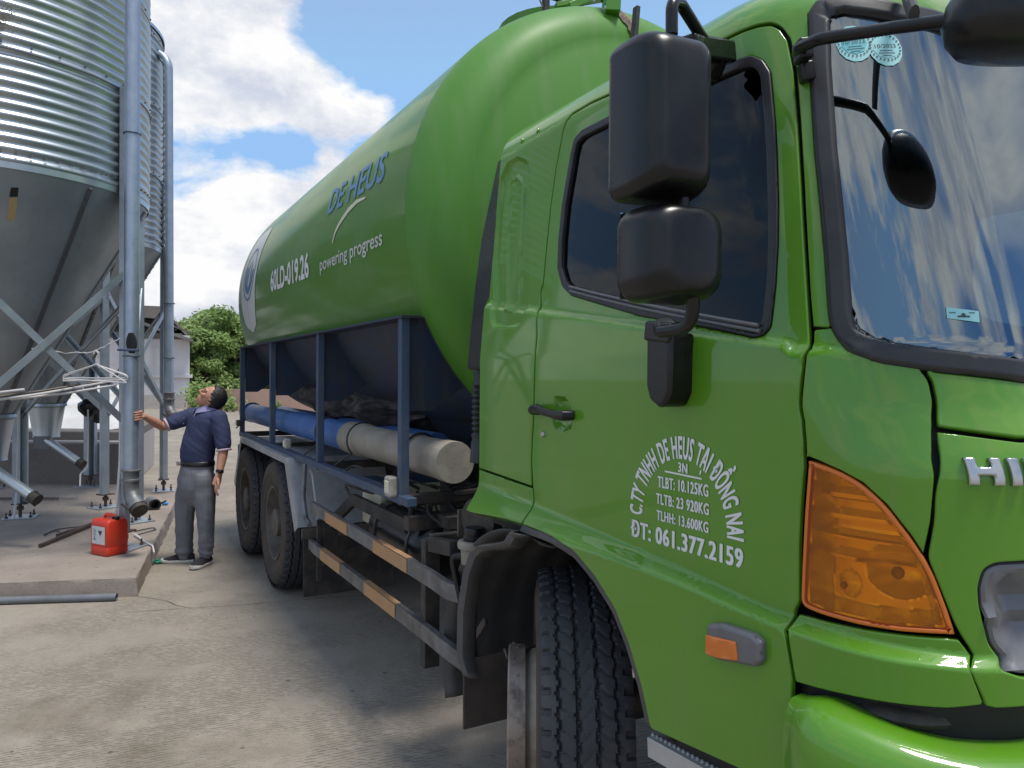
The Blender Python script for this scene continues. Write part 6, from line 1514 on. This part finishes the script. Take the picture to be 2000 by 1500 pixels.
# arms
rs_, re_, rw_ = Q(372, 812, .10), Q(317, 833, -.03), Q(286, 816, -.19)
ls_, le_, lw_ = Q(430, 815, -.09), Q(437, 876, -.12), Q(429, 922, -.19)
chain(bd_, [rs_, (rs_ + re_) / 2, re_, re_ + (rw_ - re_) * .35, rw_], [.052, .048, .041, .042, .028], 14)
chain(bd_, [ls_, (ls_ + le_) / 2, le_, le_ + (lw_ - le_) * .35, lw_], [.052, .047, .041, .042, .028], 14)
# right hand closed round the pipe
pc_ = Vector((pb.x, pb.y, 0)); hz = Q(277, 811, -.24); pd_ = (Vector((hz.x, hz.y, 0)) - pc_).normalized()
def onpipe(a, z, r): a0 = math.atan2(pd_.y, pd_.x); return pc_ + Vector((math.cos(a0 + a), math.sin(a0 + a), 0)) * r + Vector((0, 0, z))
pm_ = onpipe(.05, hz.z, .083)
chain(bd_, [rw_, (rw_ + pm_) / 2 + Vector((.0, 0, .004)), pm_], [.027, (.024, .034), (.020, .038)], 14)
for k in range(4):
    z = hz.z + .034 - .021 * k; chain(bd_, [onpipe(.0, z, .082), onpipe(-.5, z - .003, .078), onpipe(-1.05, z - .006, .073), onpipe(-1.5, z - .008, .069)], [.0105, .0095, .009, .008 - .0005 * k], 8)
chain(bd_, [pm_ + Vector((0, 0, .02)), onpipe(.5, hz.z + .035, .08), onpipe(1.0, hz.z + .05, .072)], [.013, .011, .009], 8)
# left hand hanging, loosely curled
hd_ = Q(424, 940, -.21); dn = (hd_ - lw_).normalized(); ac = Vector((.45, -.80, .1)); ac = (ac - dn * ac.dot(dn)).normalized(); bk_ = dn.cross(ac)
chain(bd_, [lw_, hd_ - dn * .02, hd_ + dn * .035], [.026, (.036, .020), (.038, .017)], 14)
for k, (o_, L_) in enumerate(((.030, .072), (.010, .080), (-.010, .076), (-.029, .060))):
    b0 = hd_ + dn * .04 + ac * o_; cl = -bk_ if True else bk_
    chain(bd_, [b0, b0 + dn * L_ * .42 + cl * .006, b0 + dn * L_ * .74 + cl * .018, b0 + dn * L_ * .95 + cl * .034], [.0105, .0098, .0088, .0078], 8)
chain(bd_, [hd_ - dn * .01 + ac * .030, hd_ + dn * .03 + ac * .050 - bk_ * .012, hd_ + dn * .06 + ac * .046 - bk_ * .022], [.014, .0115, .009], 8)
# legs inside the trousers down to the ankles
rh, rk, ra = Q(368, 935, .06), Q(360, 1012, .04), Q(360, 1078, .08)
lh, lk, la = Q(398, 935, -.06), Q(402, 1008, -.06), Q(402, 1080, -.02)
for h_, k_, a_ in ((rh, rk, ra), (lh, lk, la)): chain(bd_, [Vector((h_.x, h_.y, h_.z)), k_, a_ + Vector((0, 0, -.03))], [.07, .05, .036], 14)
body = fuse('body', bd_, M['skin'], .0048, man, 3)
# eyes and brows
for sg in (-1, 1):
    e = MB(); e.ell(hp(.080, .006, sg * .031), (.007, .013, .006), 10, 6, Rh); obj('eye', e, M['ink'], man, off=MO)
    e = MB(); chain(e, [hp(.092, .028, sg * .014), hp(.090, .033, sg * .032), hp(.074, .030, sg * .050)], [.0035, .004, .003], 6); obj('eyebrow', e, M['hair'], man, off=MO)
e = MB(); e.ell(hp(.0955, -.0575, 0), (.003, .019, .0022), 10, 6, Rh); obj('mouth', e, M['rust'], man, off=MO)
# hair cap
hm = MB(); vs, fs = [], []; n, m_ = 48, 30
for i in range(m_ + 1):
    for j in range(n):
        th, a = math.pi * i / m_, 2 * math.pi * j / n; d = Vector((math.sin(th) * math.cos(a), math.sin(th) * math.sin(a), math.cos(th)))
        k = 1 + .035 * noise.noise(d * 9) + .03 * noise.noise(d * 22); vs.append((d, Vector((d.x * .108 * k - .016, d.y * .087 * k, d.z * .110 * k + .018))))
for i in range(m_):
    for j in range(n):
        q = [i * n + j, (i + 1) * n + j, (i + 1) * n + (j + 1) % n, i * n + (j + 1) % n]; p = sum((vs[k][1] for k in q), Vector()) / 4
        line = .050 - .018 * (abs(p.y) / .08) if p.z > .045 else (.004 if p.z > -.015 else -.030)
        if p.x < line + .006 * noise.noise(p * 60) and p.z > -.085 - .02 * noise.noise(p * 40): fs.append(q)
hm.add([hp(q[1].x, q[1].z, q[1].y) for q in vs], fs); obj('hair', hm, M['hair'], man, off=MO, solid=.012, smooth=60)
# shirt
def cloth(co, a1=.006, a2=.004): return a1 * noise.noise(co * 7) + a2 * noise.noise(Vector((co.x * 9, co.y * 9, co.z * 26 + co.x * 20)))
sh = MB()
loft(sh, [(Q(386, 903), .158, .122, YAW), (Q(385, 893), .166, .132, YAW), (Q(386, 878), .172, .136, YAW), (Q(390, 858), .172, .128, YAW), (Q(396, 838), .180, .124, YAW), (Q(400, 822), .190, .118, YAW), (Q(402, 812), .178, .105, YAW), (Q(403, 804), .125, .085, YAW), (Q(404, 799), .085, .075, YAW)])
chain(sh, [rs_ + Vector((.02, 0, 0)), rs_ + (re_ - rs_) * .30, rs_ + (re_ - rs_) * .64], [.076, .071, .066], 18)
chain(sh, [ls_ + Vector((-.015, 0, -.005)), ls_ + (le_ - ls_) * .4, ls_ + (le_ - ls_) * .86], [.074, .072, .069], 18)
shirt = fuse('polo_shirt', sh, M['shirt'], .0075, man, 4, cloth)
for a_, b_, k0, r_, nm in ((rs_, re_, .64, .070, 'sleeve_trim'), (ls_, le_, .86, .073, 'sleeve_trim')):
    d = (b_ - a_).normalized(); c = a_ + (b_ - a_) * k0 + d * .052; t = MB(); t.lathe([(r_ * .86, -.008), (r_ * .90, 0), (r_ * .86, .008), (r_ * .6, .004)], c, d, 24); obj(nm, t, M['trim'], shirt, off=MO)
cm = MB(); nb = Q(404, 801); rows = []
for k, (r1, z) in enumerate(((.064, .032), (.070, .036), (.098, -.012), (.094, -.016))):
    rows.append([nb + Vector((math.cos(a), math.sin(a), 0)) * (r1 * (1 + .10 * math.cos(a - R_(215)))) + Vector((.018 * math.cos(a), 0, z + .020 * math.cos(a) - (.03 if k > 1 and abs(a - R_(215)) < .35 else 0))) for a in np.linspace(R_(225), R_(565), 40)])
cm.sheet(rows); obj('collar', cm, M['collar'], shirt, off=MO, solid=.004, smooth=60)
pk = MB(); pf = Vector((-math.sin(YAW) , -math.cos(YAW), 0)); 
for k in range(3): c = Q(386 + 1 * k, 815 + 11 * k) + pf * (.128 + .008 * k); pk.cyl(c, c + pf * .004, .005, 8)
obj('shirt_button', pk, M['collar'], shirt, off=MO)
# trousers
tm = MB(); loft(tm, [(Q(386, 901), .162, .125, YAW), (Q(385, 915), .166, .130, YAW), (Q(382, 935), .172, .136, YAW), (Q(381, 952), .158, .138, YAW), (Q(380, 968), .125, .11, YAW), (Q(380, 982), .07, .06, YAW), (Q(380, 988), .03, .03, YAW)])
chain(tm, [rh + Vector((.015, 0, 0)), rh + (rk - rh) * .5, rk, rk + (ra - rk) * .6, ra + Vector((0, 0, .005))], [.104, .093, .080, .073, .076], 20)
chain(tm, [lh, lh + (lk - lh) * .5, lk, lk + (la - lk) * .6, la + Vector((0, 0, .005))], [.100, .090, .077, .067, .065], 20)
def folds(co):
    z = co.z; k = .006 * noise.noise(co * 6)
    k += .009 * noise.noise(Vector((co.x * 8, co.y * 8, z * 15))) * (1 if z < .30 else .6)
    if z < .24: k += .010 * math.sin(z * 95 + co.x * 22 + 3 * noise.noise(co * 5)) * (1 - z / .24)
    return k + .004 * noise.noise(Vector((co.x * 40, co.y * 40, z * 5)))
tr_ = fuse('trousers', tm, M['trouser'], .0075, man, 4, folds)
bl = MB(); loft(bl, [(Q(386, 909), .164, .127, YAW), (Q(386, 908), .171, .134, YAW), (Q(386, 900), .169, .132, YAW), (Q(386, 899), .160, .123, YAW)], caps=False); belt = obj('belt', bl, M['leather'], man, off=MO, smooth=60)
bc = MB(); c = Q(386, 903) + Vector((math.cos(R_(222)) * .17, math.sin(R_(222)) * .15, 0)); nrm = Vector((math.cos(R_(228)), math.sin(R_(228)), 0)); t = Vector((-nrm.y, nrm.x, 0)); bc.box(c + nrm * .004, (.050, .010, .036), Matrix((t, nrm, Vector((0, 0, 1)))).transposed()); obj('buckle', bc, M['chrome'], belt, off=MO, bevel=.003)
wt = MB(); dw = (lw_ - le_).normalized(); wt.lathe([(.029, -.011), (.033, -.010), (.033, .010), (.029, .011)], lw_ - dw * .006, dw, 20); wt.ell(lw_ - dw * .006 + Vector((.012, -.030, 0)), (.019, .012, .019), 12, 8); obj('wristwatch', wt, M['plastic'], man, off=MO)
# shoes
def shoe(heel, toe, w):
    hl_, te = Vector(heel), Vector(toe); d = (te - hl_); L_ = d.length; d.normalize(); x = Vector((-d.y, d.x, 0)); 
    secs = [(0, .34, .075), (.06, .40, .085), (.25, .42, .088), (.40, .42, .085), (.55, .46, .072), (.72, .50, .056), (.88, .42, .045), (.97, .26, .036), (1.0, .1, .03)]
    up_, so_ = MB(), MB(); ru, rs2 = [], []
    for k, wk, h in secs:
        c = hl_ + d * (L_ * k); hw = w * wk; ru.append([c + x * (hw * math.cos(a)) * (1 if math.sin(a) < .5 else .9) + Vector((0, 0, .022 + (h - .022) * max(0, math.sin(a)) ** .7)) for a in np.linspace(0, math.pi, 15)])
        hs = hw * 1.07; tz = .012 * ss((k - .75) / .25); rs2.append([c + x * e * hs + Vector((0, 0, z + tz)) for e, z in ((-.9, 0), (-1, .008), (-1, .026), (-.9, .03), (.9, .03), (1, .026), (1, .008), (.9, 0), (-.9, 0))])
    up_.sheet(ru); up_.add(ru[0], [tuple(range(15))]); so_.sheet(rs2); so_.add(rs2[0][:-1], [tuple(range(8))]); so_.add(rs2[-1][:-1], [tuple(range(8))])
    o = obj('shoe', up_, M['shoe'], man, off=MO, smooth=70); obj('sole', so_, M['sole'], o, off=MO, smooth=50)
g1 = Vector((ra.x, ra.y, 0)); shoe(g1 + Vector((.085, .01, 0)), g1 + Vector((-.19, -.05, 0)), .105)
g2 = Vector((la.x, la.y, 0)); shoe(g2 + Vector((.0, .075, 0)), g2 + Vector((-.035, -.20, 0)), .105)
